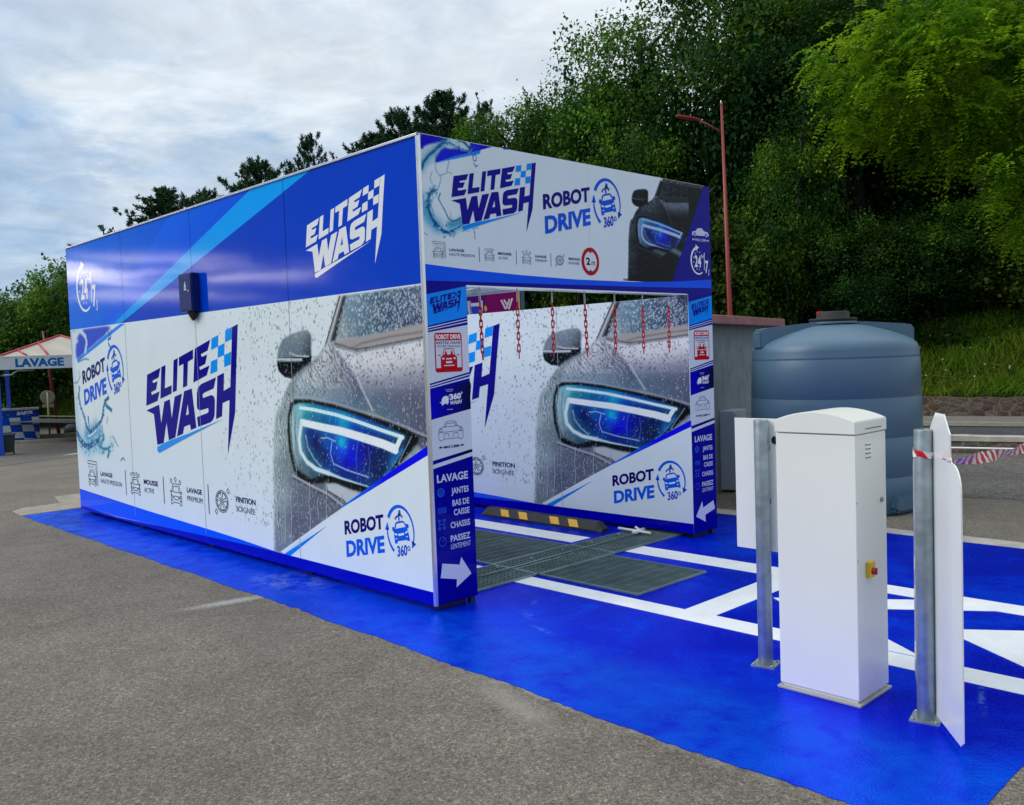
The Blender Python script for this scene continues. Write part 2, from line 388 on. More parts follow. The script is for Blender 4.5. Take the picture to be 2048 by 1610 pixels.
# traced outlines of the prints, in metres on their panels
D = {
 'lg_E1': [(0.0304,0.1724),(0.1932,0.2087),(0.1677,0.1571),(0.0901,0.1397),(0.0991,0.1266),(0.1515,0.1363),(0.1292,0.0914),(0.0666,0.0769),(0.0776,0.0611),(0.1694,0.0814),(0.1407,0.0299),(0.0,0.0)],
 'lg_L': [(0.206,0.2126),(0.255,0.2231),(0.2321,0.0973),(0.313,0.1147),(0.3052,0.0708),(0.1756,0.0414)],
 'lg_I': [(0.3492,0.2455),(0.3961,0.2567),(0.3655,0.0863),(0.3212,0.0769)],
 'lg_T': [(0.4093,0.2595),(0.5626,0.2955),(0.5574,0.2487),(0.5027,0.235),(0.481,0.1115),(0.4357,0.1018),(0.455,0.2254),(0.4042,0.2146)],
 'lg_E2': [(0.5816,0.2995),(0.7392,0.3378),(0.7084,0.286),(0.639,0.2695),(0.649,0.255),(0.7015,0.2669),(0.6783,0.2201),(0.6152,0.2055),(0.6245,0.1905),(0.7186,0.2118),(0.6874,0.1633),(0.5485,0.1277)],
 'lg_c1': [(0.7521,0.3423),(0.8179,0.3567),(0.8103,0.3022),(0.7428,0.2879)],
 'lg_c2': [(0.8852,0.3757),(0.9467,0.3888),(0.9377,0.3322),(0.8775,0.3186)],
 'lg_c3': [(0.8103,0.3022),(0.8724,0.3159),(0.8634,0.2588),(0.8015,0.2475)],
 'lg_c4': [(0.7358,0.2308),(0.7983,0.2429),(0.791,0.182),(0.7238,0.1693)],
 'lg_c5': [(0.8634,0.2588),(0.9274,0.2724),(0.9182,0.2129),(0.8582,0.2012)],
 'lg_H': [(0.9492,0.3878),(1.0,0.3997),(0.9639,0.1742),(0.9371,-0.0157),(0.8511,-0.2225),(0.892,0.0432),(0.8263,0.0272),(0.814,-0.0373),(0.7564,-0.053),(0.7899,0.1583),(0.8537,0.1736),(0.8415,0.086),(0.9055,0.1053)],
 'lg_W': [(-0.0013,-0.0261),(0.1559,0.0091),(0.1688,-0.0934),(0.2186,0.0253),(0.283,0.0398),(0.2934,-0.064),(0.3396,0.0536),(0.4199,0.0711),(0.3221,-0.1626),(0.247,-0.1809),(0.2313,-0.0839),(0.1837,-0.2001),(0.1084,-0.2132),(0.0873,-0.044)],
 'lg_A': [(0.4462,0.0829),(0.5278,0.0974),(0.5548,-0.102),(0.4969,-0.1165),(0.4896,-0.0877),(0.4256,-0.1023),(0.4094,-0.1391),(0.3416,-0.157)],
 'lg_Ah': [(0.4777,0.0213),(0.4836,-0.0346),(0.4515,-0.0425)],
 'lg_S': [(0.7762,0.1526),(0.7475,0.0982),(0.6503,0.0759),(0.6351,0.068),(0.6371,0.0491),(0.7247,0.0661),(0.7485,0.0577),(0.7535,0.0367),(0.7441,-0.0327),(0.7278,-0.0555),(0.7,-0.0707),(0.5738,-0.0975),(0.5674,-0.0482),(0.6783,-0.0236),(0.6876,-0.0163),(0.6854,0.0005),(0.5985,-0.0137),(0.5754,-0.0053),(0.5717,0.0155),(0.5793,0.0752),(0.5924,0.1018),(0.6288,0.1203)],
 'lg_u': [(0.1079,-0.2242),(0.2272,-0.1886),(0.4787,-0.1335),(0.8163,-0.0522),(0.4779,-0.1503),(0.1279,-0.2572),(0.1041,-0.2468)],
 'rd_roof': [(0.7074,0.1332),(0.7147,0.1699),(0.7322,0.1824),(0.8066,0.1988),(0.8234,0.1913),(0.8509,0.1649)],
 'rd_body': [(0.6899,0.1171),(0.713,0.1319),(0.845,0.1625),(0.8671,0.1408),(0.8897,0.0661),(0.8865,0.0603),(0.863,0.0528),(0.8519,0.061),(0.7338,0.0364),(0.7303,0.0198),(0.7074,0.0125),(0.6964,0.017),(0.6885,0.0883)],
 'rd_m1': [(0.6847,0.1256)],
 'rd_m2': [(0.8626,0.1696)],
 'rd_l1': [(0.6974,0.0981),(0.7364,0.0908),(0.7303,0.0812),(0.6994,0.0821)],
 'rd_l2': [(0.8314,0.1157),(0.864,0.1369),(0.8691,0.1228),(0.8368,0.1089)],
 'rd_gr': [(0.7422,0.0949),(0.8186,0.1127),(0.8219,0.0966),(0.7499,0.0786)],
 'rd_f1': [(0.7066,0.0557),(0.7293,0.0594),(0.7289,0.0522),(0.7091,0.0487)],
 'rd_f2': [(0.8444,0.0877),(0.8649,0.0932),(0.8675,0.0868),(0.847,0.0806)],
 'rd_s1': [(0.7553,0.2569),(0.7572,0.2354),(0.7612,0.1997)],
 'rd_s2': [(0.7573,0.239),(0.7289,0.2325),(0.7053,0.2085)],
 'rd_s3': [(0.7458,0.2342),(0.7255,0.2213),(0.7161,0.2006)],
 'rd_s4': [(0.7576,0.2445),(0.7861,0.2492),(0.8112,0.2373)],
 'rd_s5': [(0.7689,0.2438),(0.7912,0.2353),(0.802,0.2219)],
 'h_blue1': [(0.025,3.315),(0.258,3.313),(0.851,3.304),(0.722,3.306),(0.221,3.144),(0.154,3.118),(0.019,3.2)],
 'wind': [(6.077,2.267),(7.008,2.268),(7.001,2.012),(6.687,1.985),(6.328,1.954),(5.907,1.937),(5.938,2.05)],
 'pil_dark': [(6.039,2.269),(6.083,2.269),(5.912,1.936),(5.84,1.927)],
 'pil_l': [(5.978,2.268),(6.039,2.269),(5.844,1.926),(5.767,1.907)],
 'pil_l2': [(5.995,2.269),(5.768,1.913)],
 'pil_l3': [(6.017,2.268),(5.809,1.924)],
 'cowl': [(5.803,1.922),(5.907,1.937),(6.328,1.954),(6.687,1.985),(7.005,2.014),(7.002,1.918),(6.719,1.895),(6.322,1.867),(6.164,1.858),(6.003,1.893),(5.893,1.912)],
 'cowl_line': [(5.893,1.912),(6.003,1.892),(6.164,1.858),(6.321,1.865),(6.719,1.895),(7.002,1.918)],
 'cowl_line2': [(5.982,1.9),(6.11,1.865),(6.272,1.902),(6.626,1.936),(6.997,1.954)],
 'body': [(5.767,1.907),(5.679,1.833),(5.53,1.766),(5.404,1.729),(5.258,1.657),(5.181,1.591),(5.102,1.509),(5.01,1.378),(4.967,1.373),(4.911,1.24),(4.864,0.928),(4.85,0.66),(4.811,0.134),(4.919,0.131),(7.001,1.155),(6.998,1.415),(6.999,1.918),(6.719,1.895),(6.322,1.867),(6.164,1.858),(6.003,1.893),(5.893,1.912)],
 'fringe': [(5.53,1.766),(5.258,1.657),(5.102,1.509),(5.01,1.378),(4.946,1.329),(4.878,1.017),(4.85,0.66),(4.81,0.125),(4.919,0.14),(4.987,0.494),(5.054,0.852),(5.104,1.116),(5.149,1.333),(5.246,1.498),(5.256,1.49),(5.291,1.591),(5.425,1.689)],
 'hoodl': [(5.779,1.913),(5.891,1.884),(6.049,1.774),(6.198,1.619),(6.359,1.403),(6.158,1.386),(5.84,1.436),(5.514,1.469),(5.277,1.474),(5.192,1.437),(5.256,1.49),(5.294,1.624),(5.464,1.715),(5.651,1.783)],
 'crease': [(5.891,1.884),(5.976,1.826),(6.049,1.774),(6.12,1.706),(6.198,1.619),(6.274,1.51),(6.359,1.403)],
 'mirror': [(5.012,1.824),(5.039,1.898),(5.105,1.97),(5.252,2.011),(5.431,2.033),(5.516,2.029),(5.562,1.991),(5.546,1.778),(5.466,1.734),(5.257,1.641),(5.116,1.659),(5.027,1.707),(5.004,1.769)],
 'mir_low': [(5.011,1.82),(5.311,1.82),(5.549,1.821),(5.546,1.778),(5.466,1.734),(5.257,1.641),(5.116,1.659),(5.027,1.707),(5.004,1.769)],
 'mir_line': [(5.017,1.808),(5.22,1.802),(5.397,1.798)],
 'mir_line2': [(5.213,1.859),(5.325,1.829),(5.51,1.821)],
 'mir_line3': [(5.022,1.789),(5.384,1.785)],
 'hl0': [(5.141,1.333),(5.192,1.437),(5.277,1.474),(5.514,1.47),(5.84,1.438),(6.159,1.388),(6.482,1.334),(6.725,1.285),(6.909,1.234),(6.883,1.178),(6.645,1.005),(6.452,0.909),(6.246,0.77),(6.016,0.786),(5.79,0.816),(5.67,0.807),(5.454,0.782),(5.281,0.807),(5.198,0.87),(5.138,1.031),(5.121,1.203)],
 'hl1': [(5.173,1.325),(5.231,1.421),(5.322,1.443),(5.542,1.442),(5.867,1.406),(6.183,1.357),(6.454,1.303),(6.71,1.244),(6.827,1.223),(6.713,1.112),(6.517,0.936),(6.29,0.82),(6.116,0.837),(5.88,0.86),(5.765,0.876),(5.645,0.867),(5.457,0.82),(5.303,0.869),(5.225,0.898),(5.179,1.033),(5.162,1.205)],
 'drl1': [(5.335,1.404),(5.538,1.392),(5.863,1.358),(6.166,1.31),(6.476,1.254),(6.72,1.214)],
 'drl2': [(5.356,1.283),(5.648,1.255),(5.938,1.23),(6.211,1.193),(6.469,1.156),(6.623,1.124)],
 'drl3': [(6.689,1.207),(6.636,1.138)],
 'drl4': [(5.347,1.27),(5.303,1.142),(5.318,1.04),(5.407,0.96),(5.543,0.91),(5.736,0.886)],
 'drl5': [(5.736,0.886),(5.909,0.86),(6.29,0.82)],
 'arc1': [(5.41,1.18),(5.433,1.08),(5.519,0.992),(5.621,0.932)],
 'arc2': [(5.795,1.146),(5.764,1.047),(5.802,0.968),(5.985,0.931),(6.269,0.896)],
 'arc3': [(5.64,1.164),(5.731,1.172),(5.846,1.148)],
 'arc4': [(6.155,1.161),(6.119,1.05),(6.123,0.925)],
 'arc5': [(6.286,1.121),(6.297,1.014),(6.268,0.888)],
 'hl_r': [(6.816,1.223),(6.646,1.02)],
 'hl_blue': [(6.701,1.111),(6.581,0.971),(6.477,0.911)],
 'l_lines': [(5.213,1.395),(5.179,1.205),(5.194,1.017),(5.257,0.891)],
 'l_lines2': [(5.276,1.379),(5.245,1.208),(5.262,1.037),(5.306,0.903)],
 'edge': [(5.17,0.834),(5.453,0.769),(5.693,0.723),(5.947,0.632)],
 'under': [(5.67,0.801),(5.819,0.815),(6.015,0.782),(6.185,0.763),(5.978,0.663),(5.709,0.732)],
 'under2': [(5.695,0.743),(5.753,0.728),(5.923,0.686),(5.961,0.657)],
 'hoodline': [(5.277,1.476),(5.514,1.473),(5.841,1.441),(6.159,1.391),(6.482,1.337),(6.725,1.289),(7.0,1.223)],
 'hoodline2': [(6.886,1.236),(7.005,1.212)],
 'drip0': [(5.439,0.794),(5.415,0.623),(5.423,0.496),(5.395,0.28)],
 'drip1': [(5.691,0.788),(5.67,0.646),(5.678,0.523),(5.667,0.497)],
 'drip2': [(5.142,0.719),(5.121,0.595),(5.129,0.465),(5.103,0.287)],
 'drip3': [(5.039,0.684),(5.019,0.586),(5.028,0.454),(4.996,0.23)],
 'drip4': [(5.898,0.732),(5.885,0.666),(5.892,0.545),(5.89,0.626)],
 'drip5': [(5.553,0.677),(5.54,0.634),(5.548,0.509),(5.539,0.508)],
 'tri': [(7.003,1.18),(6.999,1.116),(5.954,0.632),(5.013,0.135),(4.902,0.137),(5.859,0.599)],
 's_wind': [(6.085,2.232,125,140,160),(6.237,2.132,100,125,145),(6.545,2.172,75,90,115),(6.829,2.153,70,80,110),(6.634,2.051,50,70,95),(6.96,2.061,65,65,95),(6.011,1.991,140,145,150),(6.33,1.977,85,100,115),(6.971,2.243,95,100,125),(6.773,2.009,70,70,95)],
 's_hoodr': [(6.108,1.834,190,185,190),(6.52,1.823,215,212,215),(6.898,1.813,205,200,208),(6.414,1.737,175,175,190),(6.799,1.702,120,120,145),(6.606,1.646,115,112,140),(6.399,1.529,100,98,135),(6.784,1.474,95,92,125),(6.339,1.409,95,120,140),(6.963,1.42,110,105,140),(6.203,1.68,140,138,160),(6.613,1.757,190,188,200),(6.939,1.744,150,148,168)],
 's_hoodl': [(5.865,1.841,210,212,215),(5.649,1.751,200,205,208),(5.462,1.689,190,195,200),(5.994,1.775,185,180,185),(5.815,1.653,165,160,165),(6.039,1.651,95,95,130),(5.632,1.558,110,130,140),(5.326,1.557,165,175,180),(5.857,1.463,95,110,140),(6.084,1.528,85,85,125),(5.445,1.492,140,160,165),(6.237,1.431,100,115,145)],
 's_hl': [(5.22,1.207,170,190,195),(5.25,0.994,150,165,170),(5.305,0.886,90,100,110),(5.424,1.34,30,130,150),(5.58,1.343,20,110,150),(5.943,1.288,0,150,190),(6.219,1.296,0,60,160),(6.476,1.251,10,40,130),(6.66,1.22,20,60,110),(5.49,1.191,0,40,120),(5.713,1.142,0,80,170),(5.93,1.128,0,200,215),(5.926,1.071,0,40,230),(6.063,1.039,0,0,220),(5.777,1.023,0,30,160),(6.203,1.086,0,10,150),(6.33,1.016,10,25,80),(6.526,1.065,10,40,90),(6.586,1.031,30,110,180),(5.624,0.973,10,60,110),(5.474,1.006,20,80,110),(5.768,0.917,10,60,130),(6.052,0.896,5,40,110),(6.253,0.856,10,50,110),(5.989,0.979,0,0,190),(5.349,1.38,150,190,195),(5.538,0.86,60,80,90),(5.198,1.292,185,200,204),(5.196,1.085,175,188,192),(5.222,0.958,140,152,158),(5.351,0.872,95,108,116),(6.733,1.23,14,26,42),(6.772,1.188,10,22,36),(6.679,1.14,20,60,110),(5.56,1.119,0,18,84),(5.659,1.025,2,22,84),(5.813,1.098,0,60,190),(6.098,1.127,0,40,190),(6.273,1.136,0,14,120),(6.465,1.099,4,20,80),(5.742,1.314,0,90,150),(5.859,1.309,0,90,175),(6.349,1.269,6,44,140),(6.431,0.976,4,26,74),(5.913,0.91,2,40,120)],
 's_bump': [(5.181,0.774,125,125,140),(5.284,0.653,105,105,125),(5.519,0.632,100,98,115),(5.743,0.612,105,105,120),(5.182,0.427,95,92,118),(5.005,0.319,140,142,150),(4.987,0.671,170,175,178),(4.882,0.662,200,208,210),(5.257,0.349,100,98,120),(4.892,0.217,130,135,140),(5.113,0.943,130,135,140),(5.087,1.202,170,178,182),(4.925,1.108,205,212,214),(6.925,1.123,170,172,180),(6.954,1.21,120,120,140)],
 's_mir': [(5.075,1.93,120,128,135),(5.301,1.989,140,140,150),(5.355,1.888,110,115,135),(5.521,1.948,80,85,95),(5.511,1.831,35,45,60),(5.224,1.845,105,110,130),(5.454,2.016,150,150,158)],
 'aff0': [0.4256,0.1791],
 'aff1': [0.4202,2.3227],
 'hs_A': [(0.027,3.315),(0.255,3.312),(0.213,3.271),(0.139,3.253),(0.09,3.237),(0.053,3.221),(0.025,3.192)],
 'hs_B': [(0.153,3.12),(0.158,3.153),(0.197,3.201),(0.235,3.229),(0.285,3.221),(0.335,3.228),(0.386,3.218),(0.47,3.227),(0.48,3.308),(0.571,3.311),(0.569,3.254),(0.483,3.226),(0.358,3.184)],
 'hs_C': [(0.15,3.117),(0.567,3.229),(0.569,3.255),(0.32,3.181)],
 'hs_crest': [(0.025,3.192),(0.053,3.221),(0.09,3.237),(0.139,3.253),(0.213,3.271),(0.255,3.312),(0.365,3.308),(0.415,3.296),(0.48,3.308),(0.476,3.228),(0.418,3.232),(0.361,3.241),(0.285,3.221),(0.235,3.229),(0.197,3.201),(0.158,3.153),(0.144,3.114),(0.021,3.063)],
 'a0': [(0.021,3.063),(0.041,3.102),(0.092,3.159),(0.161,3.214),(0.218,3.255),(0.264,3.304)],
 'a1': [(0.007,2.849),(0.03,2.778),(0.081,2.722),(0.134,2.684)],
 'a2': [(0.125,2.926),(0.09,2.899),(0.07,2.855),(0.063,2.808),(0.078,2.763),(0.105,2.719),(0.146,2.684),(0.194,2.65),(0.243,2.644),(0.281,2.661)],
 'a3': [(0.288,2.667),(0.333,2.684),(0.366,2.703)],
 'a4': [(0.179,2.908),(0.162,2.873),(0.184,2.833),(0.219,2.789),(0.248,2.744),(0.278,2.723),(0.323,2.736),(0.356,2.755)],
 'a5': [(0.252,2.697),(0.309,2.704),(0.361,2.729)],
 'a6': [(0.153,3.185),(0.144,3.114),(0.15,3.059),(0.182,3.03),(0.239,3.055),(0.26,3.11),(0.271,3.144)],
 'a7': [(0.194,3.027),(0.186,2.988),(0.159,2.934)],
 'a8': [(0.161,3.219),(0.218,3.26),(0.281,3.271),(0.362,3.246),(0.419,3.239),(0.477,3.237)],
 'a9': [(0.364,3.303),(0.415,3.296),(0.452,3.268),(0.484,3.243)],
 'b0': [(0.509,3.222),(0.495,3.196),(0.503,3.173),(0.526,3.176),(0.534,3.201),(0.516,3.223)],
 'b1': [(0.506,3.154),(0.524,3.132),(0.541,3.144)],
 'b2': [(0.366,2.701),(0.384,2.669),(0.422,2.669),(0.476,2.69),(0.516,2.698)],
 'b3': [(0.482,2.676),(0.487,2.647),(0.482,2.617)],
 'b4': [(0.116,3.051),(0.096,3.007),(0.112,2.971)],
 'b5': [(0.269,2.784),(0.27,2.746),(0.285,2.733)],
 'b6': [(0.252,3.066),(0.295,3.057)],
 'b7': [(0.092,2.82),(0.108,2.775),(0.113,2.747)],
 'b8': [(0.011,2.633),(0.046,2.614)],
 'ws_A': [(0.015,2.262),(1.161,2.278),(1.337,2.255),(1.131,2.171),(0.18,1.917),(-0.029,1.916)],
 'ws_w1': [(0.015,2.262),(0.413,2.277),(0.418,2.211),(0.312,2.227),(0.224,2.175),(0.264,2.13),(0.164,2.1),(0.155,1.957),(0.189,1.878),(0.019,1.915)],
 'ws_w2': [(0.392,2.245),(0.519,2.175),(0.536,2.098),(0.475,2.003)],
 'ws_lb': [(0.163,1.912),(1.359,2.223),(1.661,2.289),(1.736,2.27),(0.189,1.878)],
 'v0': [(0.184,1.568),(0.147,1.445),(0.221,1.324),(0.309,1.192),(0.383,1.084),(0.481,1.027),(0.64,1.081),(0.86,1.174),(0.966,1.304),(1.041,1.421),(1.158,1.453)],
 'v1': [(0.008,1.004),(0.121,0.919),(0.268,0.858),(0.389,0.842),(0.58,0.894),(0.734,0.934)],
 'v2': [(0.736,0.945),(0.838,1.034),(0.914,0.973),(0.753,0.87),(0.865,0.843),(1.037,0.852),(1.158,0.91)],
 'v3': [(0.382,0.985),(0.473,0.977),(0.696,1.062)],
 'v4': [(1.064,0.842),(1.022,0.756)],
 'v5': [(0.45,1.207),(0.462,1.098)],
 'v6': [(1.011,1.41),(1.086,1.348),(1.191,1.308)],
 'v7': [(1.2,2.261),(1.272,2.186),(1.233,2.115),(1.318,2.133),(1.344,2.213)],
 'v8': [(1.24,2.074),(1.326,2.009)],
 'v9': [(0.235,1.778),(0.255,1.711),(0.148,1.634),(0.017,1.624)],
 'u0': [(0.189,1.878),(0.445,1.917),(0.564,1.903)],
 'u1': [(1.2,1.006),(1.275,0.957),(1.347,0.898)],
 'u2': [(1.066,1.222),(1.055,1.148)],
 'u3': [(1.403,0.736),(1.462,0.77),(1.51,0.742)],
 'u4': [(0.001,1.904),(0.037,1.736),(0.03,1.511),(0.056,1.287),(0.082,1.063)],
 'u5': [(1.274,1.309),(1.405,1.106)],
}

# ------------------------------------------------------------------ small raster painter for the photographic prints
class Canvas:
    def __init__(self, u0, u1, v0, v1, nu, nv, bg):
        self.us = np.linspace(u0, u1, nu); self.vs = np.linspace(v0, v1, nv)
        self.U, self.V = np.meshgrid(self.us, self.vs)
        self.im = np.ones((nv, nu, 3))*np.array(bg)/255.0
    def mask(self, pts):
        U, V = self.U, self.V; m = np.zeros(U.shape, bool); n = len(pts)
        for i in range(n):
            x0, y0 = pts[i]; x1, y1 = pts[(i+1) % n]
            if y0 == y1: continue
            c = ((y0 > V) != (y1 > V)) & (U < (x1-x0)*(V-y0)/(y1-y0)+x0)
            m ^= c
        return m.astype(float)
    def blur(self, m, r):
        for _ in range(2):
            for ax in (0, 1):
                if r < 1: continue
                p = np.pad(m, [(r, r) if a == ax else (0, 0) for a in (0, 1)], mode='edge')
                c = np.cumsum(p, axis=ax); z = np.zeros_like(np.take(c, [0], ax)); c = np.concatenate([z, c], ax)
                n = m.shape[ax]; k = 2*r+1
                m = (np.take(c, range(k, k+n), ax)-np.take(c, range(0, n), ax))/k
        return m
    def over(self, m, col):
        c = np.array(col, float)/255.0 if not isinstance(col, np.ndarray) else col
        self.im = self.im*(1-m[..., None])+c*m[..., None]
    def fill(self, pts, col, feather=0, a=1.0, clip=None):
        m = self.mask(pts)
        if feather: m = self.blur(m, feather)
        if clip is not None: m = m*clip
        self.over(m*a, col); return m
    def idw(self, s, p=2.8, eps=.006):
        num = 0; den = 0
        for u, v, r, g, b in s:
            w = 1.0/(((self.U-u)*1.0)**2+((self.V-v)*1.0)**2+eps)**(p/2)
            num = num+w[..., None]*np.clip(np.array([r*.93+6, g*1.03+6, b*1.01+6]), 0, 255)/255.0; den = den+w
        return num/den[..., None]
    def dist(self, pts):
        d = np.full(self.U.shape, 9.0); T = np.zeros(self.U.shape); n = len(pts)-1
        for i in range(n):
            ax, ay = pts[i]; bx, by = pts[i+1]; dx, dy = bx-ax, by-ay
            t = np.clip(((self.U-ax)*dx+(self.V-ay)*dy)/(dx*dx+dy*dy+1e-12), 0, 1)
            q = np.hypot(self.U-ax-t*dx, self.V-ay-t*dy); k = q < d
            d = np.where(k, q, d); T = np.where(k, (i+t)/n, T)
        return d, T
    def stroke(self, pts, w, col, a=1.0, soft=0.004, w1=None, clip=None):
        d, T = self.dist(pts); ww = w if w1 is None else w+(w1-w)*T
        m = np.clip((ww/2-d)/soft+0.5, 0, 1)
        if clip is not None: m = m*clip
        self.over(m*a, col)
    def glow(self, pts, r, col, a=1.0, clip=None):
        d, _ = self.dist(pts); m = np.exp(-(d/r)**2)*a
        if clip is not None: m = m*clip
        self.over(m, col)
    def specks(self, n, dens, cols, rmin, rmax, tall=1.6, a=0.9, seed=1):
        """dens: weight map; scatter small drops"""
        r = np.random.default_rng(seed); w = np.clip(dens, 0, None).ravel()
        if w.sum() <= 0: return
        idx = r.choice(w.size, n, p=w/w.sum()); nu = len(self.us); du = self.us[1]-self.us[0]; dv = self.vs[1]-self.vs[0]
        for k in idx:
            j, i = divmod(int(k), nu); rad = r.uniform(rmin, rmax); ru = max(rad, du*0.6); rv = max(rad*r.uniform(0.8, tall), dv*0.6)
            hi, hj = int(ru/du)+1, int(rv/dv)+1
            j0, j1, i0, i1 = max(j-hj, 0), min(j+hj+1, len(self.vs)), max(i-hi, 0), min(i+hi+1, nu)
            uu = (self.U[j0:j1, i0:i1]-self.us[i])/ru; vv = (self.V[j0:j1, i0:i1]-self.vs[j])/rv
            m = np.clip(2.2-2*np.hypot(uu, vv), 0, 1)*a*r.uniform(0.5, 1); c = np.array(cols[r.integers(len(cols))])/255.0
            self.im[j0:j1, i0:i1] = self.im[j0:j1, i0:i1]*(1-m[..., None])+c*m[..., None]

def fbm(shape, cell, seed, octaves=4):
    r = np.random.default_rng(seed); out = np.zeros(shape); amp = 1.0; tot = 0
    for o in range(octaves):
        n = max(2, int(cell*2**o)); g = r.random((n+2, n+2))
        y = np.linspace(0, n, shape[0]); x = np.linspace(0, n, shape[1]); yi = y.astype(int); xi = x.astype(int); fy = (y-yi)[:, None]; fx = (x-xi)[None]
        a = g[yi][:, xi]; b = g[yi][:, xi+1]; c = g[yi+1][:, xi]; d = g[yi+1][:, xi+1]
        out += amp*((a*(1-fx)+b*fx)*(1-fy)+(c*(1-fx)+d*fx)*fy); tot += amp; amp *= 0.55
    return out/tot

WHITE = (220, 233, 236)
SHOULDER = D['fringe'][:4]+[D['body'][6]]
SHOULDER = D['body'][:9]
def paint_car():
    C = Canvas(3.62, 7.015, 0.10, 2.278, 450, 370, WHITE)
    sh = C.U.shape; n1 = fbm(sh, 10, 3); n2 = fbm(sh, 40, 5, 3)
    # drops in the air left of the car
    body = C.mask(D['body']); fr = C.mask(D['fringe'])
    air = np.clip((C.U-3.7)/1.2, 0, 1)**1.3*(1-body)*(0.3+n1)*(C.V > 0.35)
    C.specks(1500, air, [(95, 105, 110), (130, 140, 145), (160, 168, 172), (70, 82, 90)], 0.003, 0.011, 2.0, 0.85, 21)
    # mirror
    mm = C.mask(D['mirror']); C.over(C.blur(mm, 1), C.idw(D['s_mir'])); ml = C.fill(D['mir_low'], (12, 18, 24))
    C.stroke(D['mir_line2'], 0.016, (175, 182, 190)); C.stroke(D['mir_line'], 0.022, (190, 200, 205)); C.stroke(D['mir_line3'], 0.008, (120, 140, 150))
    C.specks(160, mm, [(220, 225, 230), (180, 190, 200)], 0.003, 0.007, 1.3, 0.8, 4)
    # body
    C.over(C.blur(np.maximum(body, fr), 2), C.idw(D['s_bump'])*.92)
    hl = C.mask(D['hoodl']); d1, _ = C.dist(D['crease']); d2, _ = C.dist(SHOULDER); d3, _ = C.dist(D['hoodline'])
    lp = lambda a, b, t: np.array(a)/255*(1-t[..., None])+np.array(b)/255*t[..., None]
    rt = np.clip((d2/(d1+d2+1e-6)-.22)/.70, 0, 1)**.9; low = np.clip((1.86-C.V)/.42, 0, 1)
    col = lp((208, 212, 216), (82, 86, 114), np.clip(rt*(.35+.75*low)+.10*low, 0, 1)); col = col*(.94+.12*n1[..., None]); te = np.exp(-(d3/.16)**2)*.55*np.clip((C.U-5.0)/.25, 0, 1)
    col = col*(1-te[..., None])+np.array((104, 148, 162))/255*te[..., None]
    C.over(C.blur(hl, 2), col)
    right = np.clip(body-hl, 0, 1)*(C.V > 1.1)
    rr = C.mask([D['crease'][0]]+D['crease'][1:]+[(7.02, D['crease'][-1][1]-0.3), (7.02, 1.9), (6.2, 1.83)])
    dc, _ = C.dist(D['cowl_line']); t = np.clip((dc-.06-.05*n1)/.34, 0, 1); t = t*t*(3-2*t)
    col = lp((220, 222, 227), (96, 99, 122), t); t2 = np.clip((dc-.42)/.5, 0, 1); col = col*(1-t2[..., None]*.22)
    te = np.exp(-(d3/.20)**2)*.55*np.clip((6.95-C.U)/.5, 0, 1); col = col*(1-te[..., None])+np.array((92, 138, 156))/255*te[..., None]
    C.over(C.blur(rr*body, 1), col*(.95+.10*n1[..., None]))
    C.fill(D['cowl'], (166, 160, 158), 1); C.stroke(D['cowl_line'], 0.016, (95, 92, 95), 0.8); C.stroke(D['cowl_line2'], 0.02, (120, 116, 118), 0.6)
    wm = C.mask(D['wind']); C.over(C.blur(wm, 1), C.idw(D['s_wind']))
    C.fill(D['pil_l'], (150, 156, 160), 1); C.fill(D['pil_dark'], (52, 52, 56), 1); C.stroke(D['pil_l2'], 0.014, (70, 76, 80)); C.stroke(D['pil_l3'], 0.012, (200, 205, 208))
    C.stroke(D['crease'], 0.020, (214, 216, 222), 0.75, 0.016)
    # streaked left flank
    st = np.sin(C.U*150+n2*16+C.V*9)*0.5+0.5
    fl = C.blur(fr, 3)
    C.over(np.clip(fl*(st > 0.62)*(n2 > 0.46), 0, 1)*0.5, (105, 112, 118)); C.over(np.clip(fl*(st < 0.3)*(n2 > 0.5), 0, 1)*0.55, (232, 236, 238))
    wet = C.blur(hl*(C.V > 1.55), 3); s2 = np.sin((C.U*0.9+C.V*0.75)*120+n2*14)
    C.over(np.clip(wet*(s2 > 0.55)*(n2 > 0.5), 0, 1)*0.65, (92, 96, 102)); C.over(np.clip(wet*(s2 < -0.6), 0, 1)*0.4, (235, 236, 238))
    # headlight
    C.stroke(D['hoodline'], 0.03, (185, 190, 200), 0.7, 0.02)
    h0 = C.fill(D['hl0'], (10, 16, 20), 1); h1 = C.mask(D['hl1']); C.over(C.blur(h1, 1), C.idw(D['s_hl'], 3.2, .0015))
    for k in ('drl1', 'drl2', 'drl4'): C.glow(D[k], 0.030, (40, 200, 230), 0.50, h1)
    C.stroke(D['l_lines'], 0.012, (60, 80, 90), 0.9); C.stroke(D['l_lines2'], 0.010, (80, 100, 110), 0.8); C.stroke(D['hl_blue'], 0.05, (40, 130, 200), 0.8, 0.02, None, h1)
    C.stroke(D['drl1'], 0.028, (222, 246, 246)); C.stroke(D['drl2'], 0.058, (240, 248, 248), 1, 0.006, 0.072); C.stroke(D['drl3'], 0.045, (235, 246, 246))
    C.stroke(D['drl4'], 0.046, (225, 236, 236), 1, 0.012, 0.035); C.stroke(D['drl5'], 0.03, (190, 225, 230), 1, 0.008, 0.008)
    for k in ('arc1', 'arc2', 'arc3'): C.stroke(D[k], 0.012, (170, 205, 235), 0.8)
    for k in ('arc4', 'arc5'): C.stroke(D[k], 0.012, (70, 120, 220), 0.6)
    C.stroke(D['hl_r'], 0.010, (150, 165, 175), 0.8)
    C.stroke(D['hoodline2'], 0.02, (50, 55, 65), 0.9)
